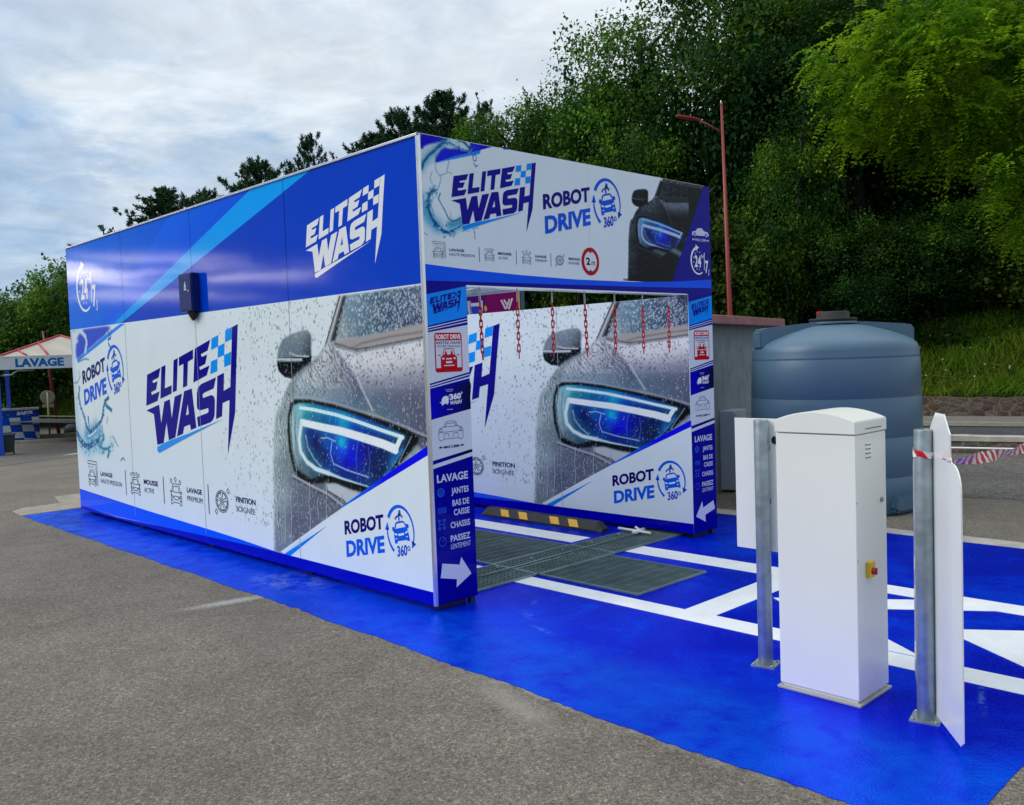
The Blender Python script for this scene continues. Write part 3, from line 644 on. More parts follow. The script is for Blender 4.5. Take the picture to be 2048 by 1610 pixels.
    C.fill(D['under'], (186, 196, 199), 1); C.stroke(D['under2'], 0.02, (60, 64, 70), 0.8); C.stroke(D['edge'], 0.02, (178, 180, 190), 0.85); C.stroke([(a+0.01, b-0.025) for a, b in D['edge']], 0.014, (62, 62, 74), 0.7)
    for i in range(6):
        C.stroke([(a+random.uniform(-.006, .006), b) for a, b in D['drip%d' % i]], 0.008, (205, 210, 218), 0.75)
        C.stroke([(a+0.010, b) for a, b in D['drip%d' % i]], 0.006, (62, 62, 72), 0.6)
    lum = C.im.mean(2)
    C.specks(1050, wm*(0.2+n1), [(225, 232, 238), (195, 208, 220), (160, 178, 195)], 0.003, 0.010, 1.5, 0.9, 31)
    hood = np.clip(body-h0-wm, 0, 1)
    C.specks(1150, hood*(lum < 0.62)*(0.2+n1), [(215, 218, 226), (185, 190, 202), (150, 152, 170)], 0.003, 0.008, 1.7, 0.8, 32)
    C.specks(700, hood*(lum > 0.58)*(0.2+n1)*(C.V > 1.5), [(70, 72, 80), (105, 106, 112), (60, 64, 70)], 0.003, 0.010, 1.3, 0.85, 33)
    C.specks(420, fl*(0.2+n2), [(85, 92, 98), (120, 128, 132)], 0.003, 0.008, 2.5, 0.8, 34)
    C.specks(420, h0, [(190, 215, 240), (120, 170, 235), (220, 235, 245)], 0.003, 0.006, 2.2, 0.7, 35)
    C.bodymask = C.blur(np.clip(np.maximum.reduce([body, mm, wm, C.mask(D['cowl']), C.mask(D['pil_l']), C.mask(D['pil_dark']), h0])+fr*0.8, 0, 1), 1); C.h1 = C.blur(h1, 1)
    return C

def paint_header_car(C0):
    a0, b0 = D['aff0']; a1, b1 = D['aff1']
    C = Canvas(2.05, 3.44, 2.372, 3.298, 200, 170, HWHITE)
    u = (C.U-b0)/a0; v = (C.V-b1)/a1
    i = np.clip((u-C0.us[0])/(C0.us[1]-C0.us[0]), 0, len(C0.us)-1.01); j = np.clip((v-C0.vs[0])/(C0.vs[1]-C0.vs[0]), 0, len(C0.vs)-1.01)
    ii, jj = i.astype(int), j.astype(int); fi, fj = (i-ii), (j-jj)
    def smp(a):
        if a.ndim == 3: return (a[jj, ii]*(1-fi)[..., None]+a[jj, ii+1]*fi[..., None])*(1-fj)[..., None]+(a[jj+1, ii]*(1-fi)[..., None]+a[jj+1, ii+1]*fi[..., None])*fj[..., None]
        return (a[jj, ii]*(1-fi)+a[jj, ii+1]*fi)*(1-fj)+(a[jj+1, ii]*(1-fi)+a[jj+1, ii+1]*fi)*fj
    src = smp(C0.im); bm = smp(C0.bodymask); hm = smp(C0.h1)
    lum = src.mean(2, keepdims=True); dark = (np.clip((lum-.30)/.62, 0, 1)**1.7*.55+.016)*np.array([0.86, 0.96, 1.06])+(src-lum)*.25
    dark = np.clip(dark, 0, 1); hl = np.clip(src*np.array([0.8, 0.85, 1.0])*0.95, 0, 1)
    c = dark*(1-hm[..., None])+hl*hm[..., None]
    top = ((v > 2.25) & (u > 6.05+(v-2.27)*0.28)).astype(float); bm = np.maximum(bm, top); edge = (u > 6.98).astype(float); bm = np.maximum(bm, edge*(v < 2.33))
    ext = ((v < 1.16) & (u > 4.80) & (v < .16+(u-4.9)*.475)).astype(float); bm = np.maximum(bm, ext)
    exc = np.ones(src.shape)*np.array([.055, .065, .078])+(fbm(C.U.shape, 30, 77, 3)[..., None]-.5)*.06
    stp = np.clip(1-np.abs(v-(1.02-(u-5.75)*.30))/.11, 0, 1)*((u > 5.55) & (u < 6.9)); exc = exc+stp[..., None]*np.array([.38, .46, .50])
    c = np.where((np.maximum(top, edge*(v > 1.2)) > 0.5)[..., None], np.array([0.055, 0.065, 0.085]), c)
    c = np.where((ext > .5)[..., None], exc, c)
    bot = ((v < 0.16) & (u > 4.66)).astype(float); bm = np.maximum(bm, bot)
    C.over(C.blur(bm, 0), c)
    C.specks(260, top, [(190, 195, 205), (140, 150, 165)], 0.002, 0.004, 1.2, 0.7, 3)
    return C

HWHITE = (216, 229, 234)
BLUE_D, BLUE_M, BLUE_L, NAVY = (0, 0, 184), (0, 70, 225), (0, 150, 245), (12, 0, 138)
def paint_header_splash():
    C = Canvas(0.003, 0.86, 2.43, 3.297, 130, 150, HWHITE)
    n = fbm(C.U.shape, 14, 8)
    C.fill([(0, 3.3), (0.9, 3.3), (0.86, 3.297), (0.72, 3.28), (0.154, 3.118), (0.0, 3.1)], BLUE_D, 0)
    C.im[:] = np.array(HWHITE)/255
    C.fill(D['h_blue1'], BLUE_D); C.fill(D['hs_crest'], (190, 214, 224), 1); C.fill(D['hs_A'], BLUE_D, 1); C.fill(D['hs_B'], (10, 30, 205), 1); C.fill(D['hs_C'], (20, 135, 238))
    C.glow(D['a1'], 0.05, (40, 150, 195), 0.75); C.glow(D['a0'], 0.03, (60, 150, 190), 0.6); C.glow(D['a5'], 0.03, (30, 130, 180), 0.85); C.glow(D['a2'], 0.022, (70, 165, 200), 0.7); C.glow(D['a3'], 0.03, (110, 185, 210), 0.7)
    wig = (n-0.5)
    def sk(k, w, col, a=0.9, w1=None):
        p = D[k]; C.U = C.U+wig*0.02; C.stroke(p, w, col, a, 0.004, w1); C.U = C.U-wig*0.02
    sk('a0', 0.02, (14, 90, 140), .9); sk('a2', 0.020, (8, 62, 112)); sk('a4', 0.010, (14, 80, 120)); sk('a3', 0.012, (16, 95, 145)); sk('a8', 0.012, (20, 110, 150)); sk('a9', 0.022, (12, 70, 125))
    for k in ('a6', 'a7', 'b4', 'b5', 'b6', 'b7', 'b8'): sk(k, 0.006, (80, 120, 145), .8)
    for k in ('b0', 'b1', 'b3'): sk(k, 0.008, (20, 100, 145), .9)
    sk('b2', 0.012, (170, 215, 230), .9)
    d, T = C.dist(D['a2']); near = np.exp(-(d/0.03)**2)
    C.specks(260, near*(n > .48), [(6, 60, 110), (30, 130, 175), (205, 230, 238)], .003, .009, 1.2, .8, 9)
    d2, _ = C.dist(D['a8']+D['a9']); C.specks(120, np.exp(-(d2/0.02)**2), [(8, 70, 120), (200, 228, 236)], .003, .007, 1.2, .8, 10)
    d3, _ = C.dist(D['b2']); C.specks(60, np.exp(-(d3/0.02)**2), [(20, 120, 180), (225, 238, 242)], .003, .006, 1.2, .8, 12)
    return C

def paint_wall_splash():
    C = Canvas(0.003, 2.35, 0.62, 2.278, 120, 170, WHITE)
    n = fbm(C.U.shape, 14, 18)
    C.fill(D['ws_A'], (50, 75, 205), 1); C.fill([(0, 2.3), (1.4, 2.3), (1.0, 2.3), (0.15, 1.93), (0, 1.93)], (40, 70, 205), 0, 0.0)
    C.fill(D['ws_lb'], (20, 135, 240), 0); C.fill(D['ws_w1'], (214, 226, 232), 1); C.stroke(D['ws_w2'], 0.06, (205, 222, 232), .9)
    C.glow(D['v3'], .10, (20, 115, 165), .75); C.glow(D['v1'], .12, (120, 190, 215), .7); C.glow(D['u4'], .10, (190, 212, 222), .8); C.glow(D['v2'], .07, (150, 205, 222), .6)
    wig = (n-0.5)
    def sk(k, w, col, a=.9):
        C.U = C.U+wig*.08; C.stroke(D[k], w, col, a, .01); C.U = C.U-wig*.08
    sk('v0', .045, (20, 100, 150)); sk('v1', .07, (14, 90, 145)); sk('v2', .035, (24, 110, 150), .8); sk('v3', .02, (235, 245, 248)); sk('v4', .05, (50, 130, 165)); sk('v5', .04, (20, 100, 150)); sk('v6', .05, (20, 105, 155)); sk('v7', .03, (15, 110, 170)); sk('v8', .03, (40, 120, 160)); sk('v9', .02, (90, 130, 150), .7)
    for k in ('u0', 'u1', 'u2', 'u3'): sk(k, .02, (60, 100, 120), .7)
    d, _ = C.dist(D['v1']+D['v2']); C.specks(260, np.exp(-(d/.07)**2)*(n > .42), [(8, 70, 120), (30, 130, 175), (215, 235, 242)], .006, .018, 1.2, .85, 19)
    d, _ = C.dist(D['v0']); C.specks(120, np.exp(-(d/.04)**2), [(8, 80, 130), (200, 226, 236)], .005, .014, 1.5, .8, 20)
    return C

# ------------------------------------------------------------------ the wash bay
W, L, TH, ZB, ZH = 3.4924, 7.0197, 0.385, 2.284, 3.30
Z0 = 0.045
M_PRINT = print_mat('printed_panel')
M_ALU = mat('aluminium', (0.72, 0.74, 0.76), 0.28, 0.9, 0.06)
M_GALV = mat('galvanised', (0.30, 0.36, 0.37), 0.42, 0.55, 0.22, 14)
M_WHITEP = mat('white_powder', (0.74, 0.77, 0.78), 0.35, 0, 0.03, 3)
M_BLACK = mat('black_rubber', (0.012, 0.012, 0.013), 0.7, 0, 0.2)
M_DARK = mat('dark_gap', (0.02, 0.022, 0.025), 0.7)
M_NAVY = mat('blue_paint_metal', (0.006, 0.006, 0.28), 0.28, 0, 0.05, 4)
M_NAVYB = mat('textured_blue_metal', (0.004, 0.014, 0.13), 0.25, 0, 0.2, 20, 0.3, 160, 0.22)

def logo(P, u, v, s, lay, c_main, c_chk, c_und):
    q = lambda k: [(u+a*s, v+b*s) for a, b in D['lg_'+k]]
    for k in ('E1', 'L', 'I', 'T', 'E2', 'W', 'S', 'H'): P.poly(q(k), c_main, lay)
    P.poly(q('A'), c_main, lay, [q('Ah')])
    for k in ('c1', 'c2', 'c3', 'c4', 'c5'): P.poly(q(k), c_chk, lay)
    P.poly(q('u'), c_und, lay+0.3)

def logo_fit(P, ul, ur, vE, vt, lay, *c):
    """same logo, stretched so that E starts at (ul,vE) and the top of the H spike is at (ur,vt)"""
    s = ur-ul
    a0, b0 = D['lg_H'][1]
    k = (vt-vE)/(b0*s)
    old = dict((n, D[n]) for n in D if n.startswith('lg_'))
    for n in old: D[n] = [(a, b*k) for a, b in old[n]]
    logo(P, ul, vE, s, lay, *c)
    D.update(old)

def emblem(P, u, v, s, lay, bg, c1=(18, 8, 108), c2=(0, 92, 225), c3=(8, 84, 200)):
    """ROBOT / DRIVE / 360 degrees ring; (u,v) is the foot of the R"""
    T = lambda a, b: (u+a*s, v+b*s)
    q = lambda k: [T(a, b) for a, b in D['rd_'+k]]
    P.text('ROBOT', *T(0.0, 0.0), 0.555*s, 0.119*s, c1, lay, 0.042, 0.205)
    P.text('DRIVE', *T(0.014, -0.187), 0.543*s, 0.140*s, c2, lay, 0.042, 0.205)
    cx, cy, rx, ry = 0.772, 0.118, 0.170, 0.194
    A = lambda t, k=1: T(cx+rx*k*math.cos(math.radians(t)), cy+ry*k*math.sin(math.radians(t)))
    P.stroke([A(152-(152+25)*i/30) for i in range(31)], 0.032*s, c2, lay, 0.012*s)
    P.stroke([A(238-(238-178)*i/14) for i in range(15)], 0.026*s, c2, lay, 0.014*s)
    P.poly([A(-19, 1.20), A(-19, 0.86), A(-36, 1.02)], c3, lay)
    P.poly([A(182, 1.16), A(182, 0.84), A(163, 1.02)], c2, lay)
    P.text('360', *T(0.722, -0.088), 0.128*s, 0.088*s, c3, lay, 0.035, 0.215)
    P.arc(*T(0.872, -0.002), 0.014*s, 0.016*s, 0, 360, 0.009*s, c3, lay, 14)
    P.stroke(q('roof'), 0.015*s, c2, lay)
    P.poly(q('body'), c2, lay)
    for k in ('m1', 'm2'): P.disc(*q(k)[0], 0.018*s, 0.019*s, c2, lay, 12)
    for k in ('l1', 'l2', 'gr', 'f1', 'f2'): P.poly(q(k), bg, lay+1)
    P.stroke(q('s1'), 0.018*s, c3, lay)
    P.disc(*T(0.770, 0.262), 0.016*s, 0.024*s, c3, lay, 12)
    for k in ('s2', 's3', 's4', 's5'): P.stroke(q(k), 0.009*s, c3, lay)

def line_car(P, cu, v0, w, h, col, lw, lay):
    """outline drawing of a car seen from the front"""
    X = lambda a: cu+a*w
    Y = lambda b: v0+b*h
    s = lambda pts, c=False: P.segs([(X(a), Y(b)) for a, b in pts], lw, col, lay, c)
    s([(-.40, .56), (-.30, .93), (-.24, 1.0), (.24, 1.0), (.30, .93), (.40, .56)])
    s([(-.30, .60), (-.22, .88), (.22, .88), (.30, .60), (-.30, .60)])
    s([(-.40, .56), (-.47, .44), (-.48, .12), (-.48, 0), (-.33, 0), (-.33, .10), (.33, .10), (.33, 0), (.48, 0), (.48, .12), (.47, .44), (.40, .56)])
    for m in (-1, 1):
        s([(m*.40, .62), (m*.52, .66), (m*.52, .57), (m*.40, .57)])
        s([(m*.44, .46), (m*.28, .38), (m*.26, .30), (m*.42, .34), (m*.44, .46)])
        s([(m*.42, .18), (m*.34, .18), (m*.34, .23), (m*.42, .23), (m*.42, .18)])
    s([(-.22, .40), (.22, .40), (.18, .24), (-.18, .24), (-.22, .40)])

def wheel_icon(P, cu, cv, r, ry, col, lw, lay, hub=True):
    P.arc(cu, cv, r, ry, 0, 360, lw, col, lay, 32); P.arc(cu, cv, r*.86, ry*.86, 0, 360, lw, col, lay, 32)
    for k in range(5):
        a = math.radians(90+72*k); b = math.radians(90+72*k+36)
        pts = [(cu+r*q*math.cos(t), cv+ry*q*math.sin(t)) for q, t in ((.22, b-.25), (.78, a+.18), (.80, b-0.0), (.78, a+math.radians(72)-.18), (.22, b+.25))]
        P.segs(pts, lw, col, lay, True)
    if hub: P.arc(cu, cv, r*.12, ry*.12, 0, 360, lw, col, lay, 12)

def diamond(P, u, v, a, b, lw, col, lay): P.segs([(u-a, v), (u, v+b), (u+a, v), (u, v-b)], lw, col, lay, True)

def icons_row(P, su, u0, sv, v0, lay, col=(70, 84, 98), tcol=(20, 30, 92), tcol2=(52, 64, 104), lw=0.010):
    """icon strip in the large wall's coordinates, mapped by scale and offset"""
    m = lambda a, b: (a*su+u0, b*sv+v0)
    lwu = lw*abs(su)
    def T(s, a, b, w, h, c, bold): P.text(s, *m(a, b), w*su, h*sv, c, lay, bold)
    def car(a, b, w, h): x, y = m(a, b); line_car(P, x, y, w*su, h*sv, col, lwu*.8, lay)
    car(0.46, .375, .24, .19)
    P.segs([m(.345, .678), m(.645, .672), m(.645, .385)], lwu, col, lay); P.segs([m(.345, .640), m(.61, .636), m(.61, .385)], lwu, col, lay); P.segs([m(.345, .678), m(.345, .640)], lwu, col, lay)
    for i in range(5): P.segs([m(.36+i*.045, .62), m(.355+i*.045, .585)], lwu*.7, col, lay)
    for i in range(7): P.segs([m(.595, .58-i*.03), m(.57, .58-i*.03)], lwu*.7, col, lay)
    T('LAVAGE', .745, .517, .375, .052, tcol, .03); T('HAUTE PRESSION', .740, .432, .655, .052, tcol2, 0)
    P.rect(*[q for a in zip(m(1.510, .348), m(1.526, .634)) for q in a], col, lay)
    car(1.79, .380, .26, .19)
    for a, b, r in ((1.68, .60, .020), (1.73, .615, .014), (1.78, .605, .022), (1.84, .618, .016), (1.90, .60, .022), (1.86, .585, .014)):
        x, y = m(a, b); P.arc(x, y, r*su, r*sv*.8, 0, 360, lwu*.7, col, lay, 10)
    T('MOUSSE', 2.030, .517, .375, .054, tcol, .03); T('ACTIVE', 2.035, .430, .26, .052, tcol2, 0)
    P.rect(*[q for a in zip(m(2.536, .347), m(2.552, .634)) for q in a], col, lay)
    car(2.845, .365, .26, .215)
    for a, b in ((2.74, .605), (2.845, .625), (2.95, .60)): x, y = m(a, b); diamond(P, x, y, .026*su, .026*sv, lwu*.8, col, lay)
    T('LAVAGE', 3.105, .516, .338, .052, tcol, .03); T('PREMIUM', 3.105, .432, .345, .052, tcol2, 0)
    P.rect(*[q for a in zip(m(3.573, .343), m(3.589, .632)) for q in a], col, lay)
    x, y = m(3.86, .492); wheel_icon(P, x, y, .128*su, .104*sv, col, lwu*.8, lay)
    for a, b in ((3.995, .600), (3.735, .385)): x, y = m(a, b); diamond(P, x, y, .026*su, .026*sv, lwu*.8, col, lay)
    T('FINITION', 4.143, .513, .368, .054, tcol, .03); T('SOIGN\u00c9E', 4.138, .427, .36, .052, tcol2, 0)

def clock247(P, cu, cv, s, lay, col=(232, 236, 240)):
    """24h/7j clock; s = ring diameter"""
    r = s/2
    P.stroke([(cu+r*math.cos(math.radians(t)), cv+r*1.05*math.sin(math.radians(t))) for t in range(110, 306, 6)], 0.10*s, col, lay, 0.045*s)
    a = math.radians(108)
    P.poly([(cu+r*math.cos(a)-.02*s, cv+r*1.05*math.sin(a)+.13*s), (cu+r*math.cos(a)+.20*s, cv+r*1.05*math.sin(a)+.02*s), (cu+r*math.cos(a)-.02*s, cv+r*1.05*math.sin(a)-.12*s)], col, lay)
    for k in range(12):
        t = math.radians(30*k+10)
        if 300 < (30*k+10) or (30*k+10) < 60: continue
        P.stroke([(cu+r*.74*math.cos(t), cv+r*.78*math.sin(t)), (cu+r*.62*math.cos(t), cv+r*.66*math.sin(t))], .03*s, col, lay)
    P.text('24', cu-.26*s, cv-.26*s, .44*s, .48*s, col, lay, .03)
    P.text('H', cu+.22*s, cv+.10*s, .13*s, .17*s, col, lay, .02)
    P.stroke([(cu+.40*s, cv-.36*s), (cu+.42*s, cv+.34*s)], .035*s, col, lay)
    P.text('7', cu+.46*s, cv-.46*s, .22*s, .50*s, col, lay, .03)
    P.text('J', cu+.66*s, cv-.50*s, .07*s, .18*s, col, lay, .02)

SEAM = (158, 168, 173)
def lower_print(P, car, umax=7.0197, splash=True):
    P.clip = umax
    P.rect(0, umax, Z0, ZB, WHITE, 0)
    if splash: c = paint_wall_splash(); P.raster(c.us, c.vs, c.im, 0.5)
    k = car.us < umax; P.raster(car.us[k], car.vs, car.im[:, k], 0.5)
    # bands along the foot
    P.poly([(0, .300), (2.035, .229), (3.604, .189), (4.179, .170), (4.85, .140), (4.85, .137), (1.2, .070), (0, .090)], (0, 84, 240), 1)
    P.poly([(0, Z0), (umax, Z0), (umax, .140), (4.85, .139), (4.2, .131), (1.2, .066), (0, .092)], (0, 0, 176), 1.5)
    # white wedge with the second emblem
    P.poly([(umax, 1.112-(7.02-umax)*.44), (5.902, .630), (5.0, .139), (umax, .140)], WHITE, 2)
    e = 1.178-(7.02-umax)*.47
    P.quad([(umax, 1.112-(7.02-umax)*.44), (umax, e), (6.45, e-(umax-6.45)*.47), (6.45, .868)], [(0, 0, 235)]*4, 2.5)
    P.quad([(6.45, .868), (6.45, e-(umax-6.45)*.47), (5.86, .622), (5.902, .630)], [(0, 20, 235), (0, 20, 235), (0, 130, 240), (0, 130, 240)], 2.5)
    P.poly([(4.91, .150), (5.62, .497), (5.9, .628), (5.86, .600), (5.55, .436), (4.985, .145)], WHITE, 2.6)
    P.poly([(4.975, .139), (5.67, .462), (5.08, .139)], (0, 128, 232), 3)
    emblem(P, 5.919, .418, .936, 4, WHITE)
    logo_fit(P, 2.213, 4.347, 1.373, 2.140, 4, (10, 0, 138), (0, 148, 245), (40, 150, 240))
    if splash: emblem(P, .330, 1.607, 1.377, 4, WHITE)
    icons_row(P, 1, 0, 1, 0, 4)
    for u in ((1.745, 3.495, 5.24) if umax > 7 else (5.22,)): P.rect(u-.003, u+.003, .14, ZB, SEAM, 5)

def left_map(u, v, l): return (-0.0004-l*0.0005, L-u, v)
bay = empty('car_wash_bay', (0, 0, 0), 0, 'blue and white drive-through car wash bay covered in car and water prints', 'car wash')
CAR = paint_car()

# near wall: core, printed skin
P = Print(); lower_print(P, CAR)
wall = MB().box(0.0, TH, 0.002, L, Z0, ZB).build('wall', M_WHITEP, bay)
P.build('printed_skin', left_map, M_PRINT, wall)
# upper fascia
P = Print()
P.rect(0, 7.0197, ZB, ZH-.02, (0, 62, 196), 0)
P.quad([(0, ZB), (1.40, ZB), (4.70, ZH-.02), (0, ZH-.02)], [(0, 108, 234), (0, 100, 230), (0, 76, 216), (0, 108, 236)], .5)
P.quad([(1.02, ZB), (1.415, ZB), (4.69, ZH-.02), (3.05, ZH-.02)], [(0, 96, 238), (0, 112, 242), (0, 84, 228), (0, 100, 240)], 1)
P.poly([(1.415, ZB), (1.63, ZB), (5.66, ZH-.02), (4.69, ZH-.02)], (0, 158, 248), 1.5)
logo_fit(P, 5.545, 6.632, 2.690, 3.085, 2, (226, 230, 234), (226, 230, 234), (226, 230, 234))
clock247(P, .585, 2.76, .52, 2)
for u in (1.745, 3.475, 5.238): P.rect(u-.003, u+.003, ZB, ZH-.02, (0, 20, 120), 3)
fascia = MB().box(0.0, 0.06, 0.002, L, ZB+.002, ZH-.02).build('fascia', M_NAVY, bay)
P.build('printed_skin', left_map, M_PRINT, fascia)
MB().box(-0.012, 0.072, 0.004, L+.004, ZH-.019, ZH, bev=.003).build('top_rail', M_ALU, bay)
MB().box(-0.010, -0.0015, 0.0, 0.016, Z0, ZH-.02).box(-.010, .012, -0.010, -.001, Z0, ZH-.02).build('corner_trim', M_ALU, bay)
MB().box(-0.004, 0.03, -0.001, 0.012, ZH-.14, ZH+.006).build('corner_bracket', mat('corner_grey', (.10, .11, .13), .5), bay)

# far wall: its inner face carries the same print
INX = W-TH
P = Print(); lower_print(P, CAR, umax=L-.135, splash=False)
wall2 = MB().box(INX, W, 0.002, L, Z0, 2.268).build('wall', M_WHITEP, bay)
P2 = Print(); P2.rect(L-.135, L, Z0, ZB, WHITE, 0)
def inner_map(u, v, l): return (INX-0.0004-l*0.0005, L-u-.135, min(v, 2.268))
P.build('printed_skin', inner_map, M_PRINT, wall2)

# front faces of the two walls
def column_print(P, x0, arrow):
    R = lambda zl0, zr0, zl1, zr1, c, lay=1: P.quad([(x0, zl1), (x0+TH, zr1), (x0+TH, zr0), (x0, zl0)], c if isinstance(c, list) else [c]*4, lay)
    CW = (208, 216, 224)
    R(ZB, ZB, Z0, Z0, CW, 0)
    R(ZB, ZB, 2.205, 2.275, (0, 0, 140))
    R(2.205, 2.275, 1.990, 2.060, (0, 140, 246))
    R(1.990, 2.060, 1.946, 2.000, (6, 0, 150)); R(1.979, 2.046, 1.972, 2.041, CW, 2); R(1.962, 2.026, 1.957, 2.020, CW, 2)
    R(1.592, 1.663, 1.550, 1.596, (6, 0, 150)); R(1.580, 1.650, 1.572, 1.643, CW, 2); R(1.564, 1.630, 1.558, 1.619, CW, 2)
    R(1.550, 1.596, 1.342, 1.399, [(0, 0, 190), (6, 10, 40), (6, 10, 40), (0, 0, 190)])
    R(1.058, 1.110, 1.030, 1.088, [(0, 0, 150), (6, 8, 40), (6, 8, 40), (0, 0, 150)])
    R(1.002, 1.059, Z0, Z0, (0, 0, 142))
    q = lambda a: x0+a
    logo_fit(P, q(.044), q(.334), 2.142, 2.244, 3, (10, 0, 138), (10, 0, 138), (10, 0, 138))
    # red notice
    RED = (190, 8, 30)
    P.poly([(q(a), b) for a, b in ((.085, 1.945), (.31, 1.945), (.322, 1.930), (.322, 1.685), (.31, 1.670), (.085, 1.670), (.073, 1.685), (.073, 1.930))], RED, 3)
    P.rect(q(.082), q(.313), 1.700, 1.890, CW, 4)
    P.text('ROBOT DRIVE', q(.085), 1.900, .225, .034, (238, 240, 242), 5, .03)
    P.text('RESTEZ DANS', q(.088), 1.866, .220, .018, (12, 10, 110), 5, .02)
    P.text('VOTRE V\u00c9HICULE', q(.092), 1.842, .212, .016, (12, 10, 110), 5, .01)
    cx = q(.197)
    P.poly([(cx-.075, 1.69), (cx-.075, 1.775), (cx-.05, 1.792), (cx+.05, 1.792), (cx+.075, 1.775), (cx+.075, 1.69), (cx+.055, 1.69), (cx+.055, 1.70), (cx-.055, 1.70), (cx-.055, 1.69)], RED, 5)
    P.segs([(cx-.055, 1.79), (cx-.042, 1.832), (cx+.042, 1.832), (cx+.055, 1.79)], .006, RED, 5)
    for m in (-1, 1):
        P.disc(cx+m*.027, 1.808, .009, .010, RED, 5, 12); P.rect(cx+m*.027-.012, cx+m*.027+.012, 1.790, 1.800, RED, 5)
        P.disc(cx+m*.052, 1.765, .012, .007, CW, 6, 10); P.rect(cx+m*.086-.012, cx+m*.086+.012, 1.785, 1.793, RED, 5)
    for a, b, c in ((-.026, .758, .767), (-.028, .732, .746), (-.048, .712, .719)): P.rect(cx+a, cx-a, 1+b, 1+c, CW, 6)
    # round-the-car badge
    P.text('360', q(.190), 1.472, .105, .042, (232, 236, 240), 4, .05, .06); P.arc(q(.302), 1.518, .006, .006, 0, 360, .004, (232, 236, 240), 4, 10)
    P.text('WASH', q(.186), 1.438, .108, .028, (232, 236, 240), 4, .03, .06, 1, .3)
    P.poly([(q(a), b) for a, b in ((.112, 1.452), (.118, 1.482), (.135, 1.500), (.165, 1.505), (.180, 1.488), (.178, 1.455), (.165, 1.440), (.160, 1.452), (.132, 1.446), (.122, 1.436))], (232, 236, 240), 4)
    P.segs([(q(.100), 1.462), (q(.120), 1.450), (q(.165), 1.470), (q(.192), 1.512)], .004, (232, 236, 240), 5)
    for b, w in ((1.545, .075), (1.533, .055), (1.405, .055)): P.rect(q(.190-w/2), q(.190+w/2), b, b+.004, (170, 176, 186), 4)
    # rear view drawing and width
    LC = (84, 104, 128)
    X = lambda a: q(.190+a*.112)
    Y = lambda b: 1.195+b*.125
    s = lambda pts, c=False: P.segs([(X(a), Y(b)) for a, b in pts], .0035, LC, 4, c)
    s([(-.55, .74), (-.42, .98), (-.2, 1.04), (.2, 1.04), (.42, .98), (.55, .74)]); s([(-.45, .74), (-.33, .92), (.33, .92), (.45, .74)])
    s([(-.55, .74), (-.90, .66), (-1, .48), (-.98, .05), (-.9, 0), (-.7, 0), (-.66, .06), (.66, .06), (.7, 0), (.9, 0), (.98, .05), (1, .48), (.90, .66), (.55, .74), (-.55, .74)])
    s([(-.98, .45), (.98, .45)]); s([(-.6, .10), (-.55, .35), (-.2, .35), (-.15, .10)]); s([(.6, .10), (.55, .35), (.2, .35), (.15, .10)])
    for m in (-1, 1): P.arc(X(m*.78), Y(.56), .012, .009, 0, 360, .003, LC, 4, 12)
    dk = (10, 14, 60)
    P.text('MAX 2.80M', q(.120), 1.137, .140, .018, dk, 4, .03)
    for a, m in ((.076, 1), (.304, -1)): P.stroke([(q(a+m*.034), 1.147), (q(a+m*.012), 1.147)], .007, dk, 4); P.poly([(q(a), 1.147), (q(a+m*.014), 1.158), (q(a+m*.014), 1.136)], dk, 4)
    # wash list
    TC = (200, 208, 226)
    P.text('LAVAGE', q(.046), .902, .286, .057, TC, 4, .03)
    for t, a, b, w, h, bo in (('JANTES', .172, .809, .162, .044, .02), ('BAS DE', .178, .723, .156, .044, .02), ('CAISSE', .188, .655, .146, .044, .02), ('CHASSIS', .153, .568, .182, .044, .02), ('PASSEZ', .149, .472, .184, .046, .025), ('LENTEMENT', .150, .420, .184, .036, 0.0)):
        P.text(t, q(a), b-.038*0, w, h, TC, 4, bo)
    IC = (30, 96, 220)
    wheel_icon(P, q(.076), .832, .031, .029, IC, .004, 4, False)
    P.segs([(q(.046), .690), (q(.046), .722), (q(.118), .722), (q(.118), .690)], .004, IC, 4, True); P.arc(q(.060), .706, .010, .010, 0, 360, .004, IC, 4, 10); P.arc(q(.104), .706, .010, .010, 0, 360, .004, IC, 4, 10); P.rect(q(.076), q(.088), .698, .714, IC, 4)
    for a in (.052, .096): P.stroke([(q(a), .575), (q(a), .640)], .005, IC, 4); P.rect(q(a-.011), q(a+.011), .572, .590, IC, 4); P.rect(q(a-.011), q(a+.011), .626, .644, IC, 4)
    P.stroke([(q(.052), .608), (q(.096), .608)], .005, IC, 4)
    P.arc(q(.076), .487, .031, .033, 0, 360, .004, IC, 4, 24); P.stroke([(q(.076), .487), (q(.092), .507)], .004, (170, 40, 120), 4)
    P.poly([(q(a), b) for a, b in arrow], (206, 212, 226), 4)

ARROW_R = [(.064, .334), (.221, .298), (.240, .350), (.330, .214), (.186, .141), (.192, .199), (.045, .235)]
ARROW_L = [(a-INX, b) for a, b in [(3.145, .204), (3.250, .335), (3.262, .272), (3.436, .319), (3.460, .237), (3.295, .199), (3.300, .132)]]
def front_map(y): return lambda u, v, l: (u, y-0.0004-l*0.0005, v)
M_PRINTF = print_mat('printed_front_panel', .16, .05, .06)
P = Print(); column_print(P, 0.001, ARROW_R); MB().box(.004, TH, -.0002, .0015, Z0, ZB).build('end_plate', M_NAVY, wall); P.build('printed_skin', front_map(-.001), M_PRINTF, wall)
P = Print(); column_print(P, INX, ARROW_L); P.build('printed_skin', front_map(-.001), M_PRINTF, wall2)

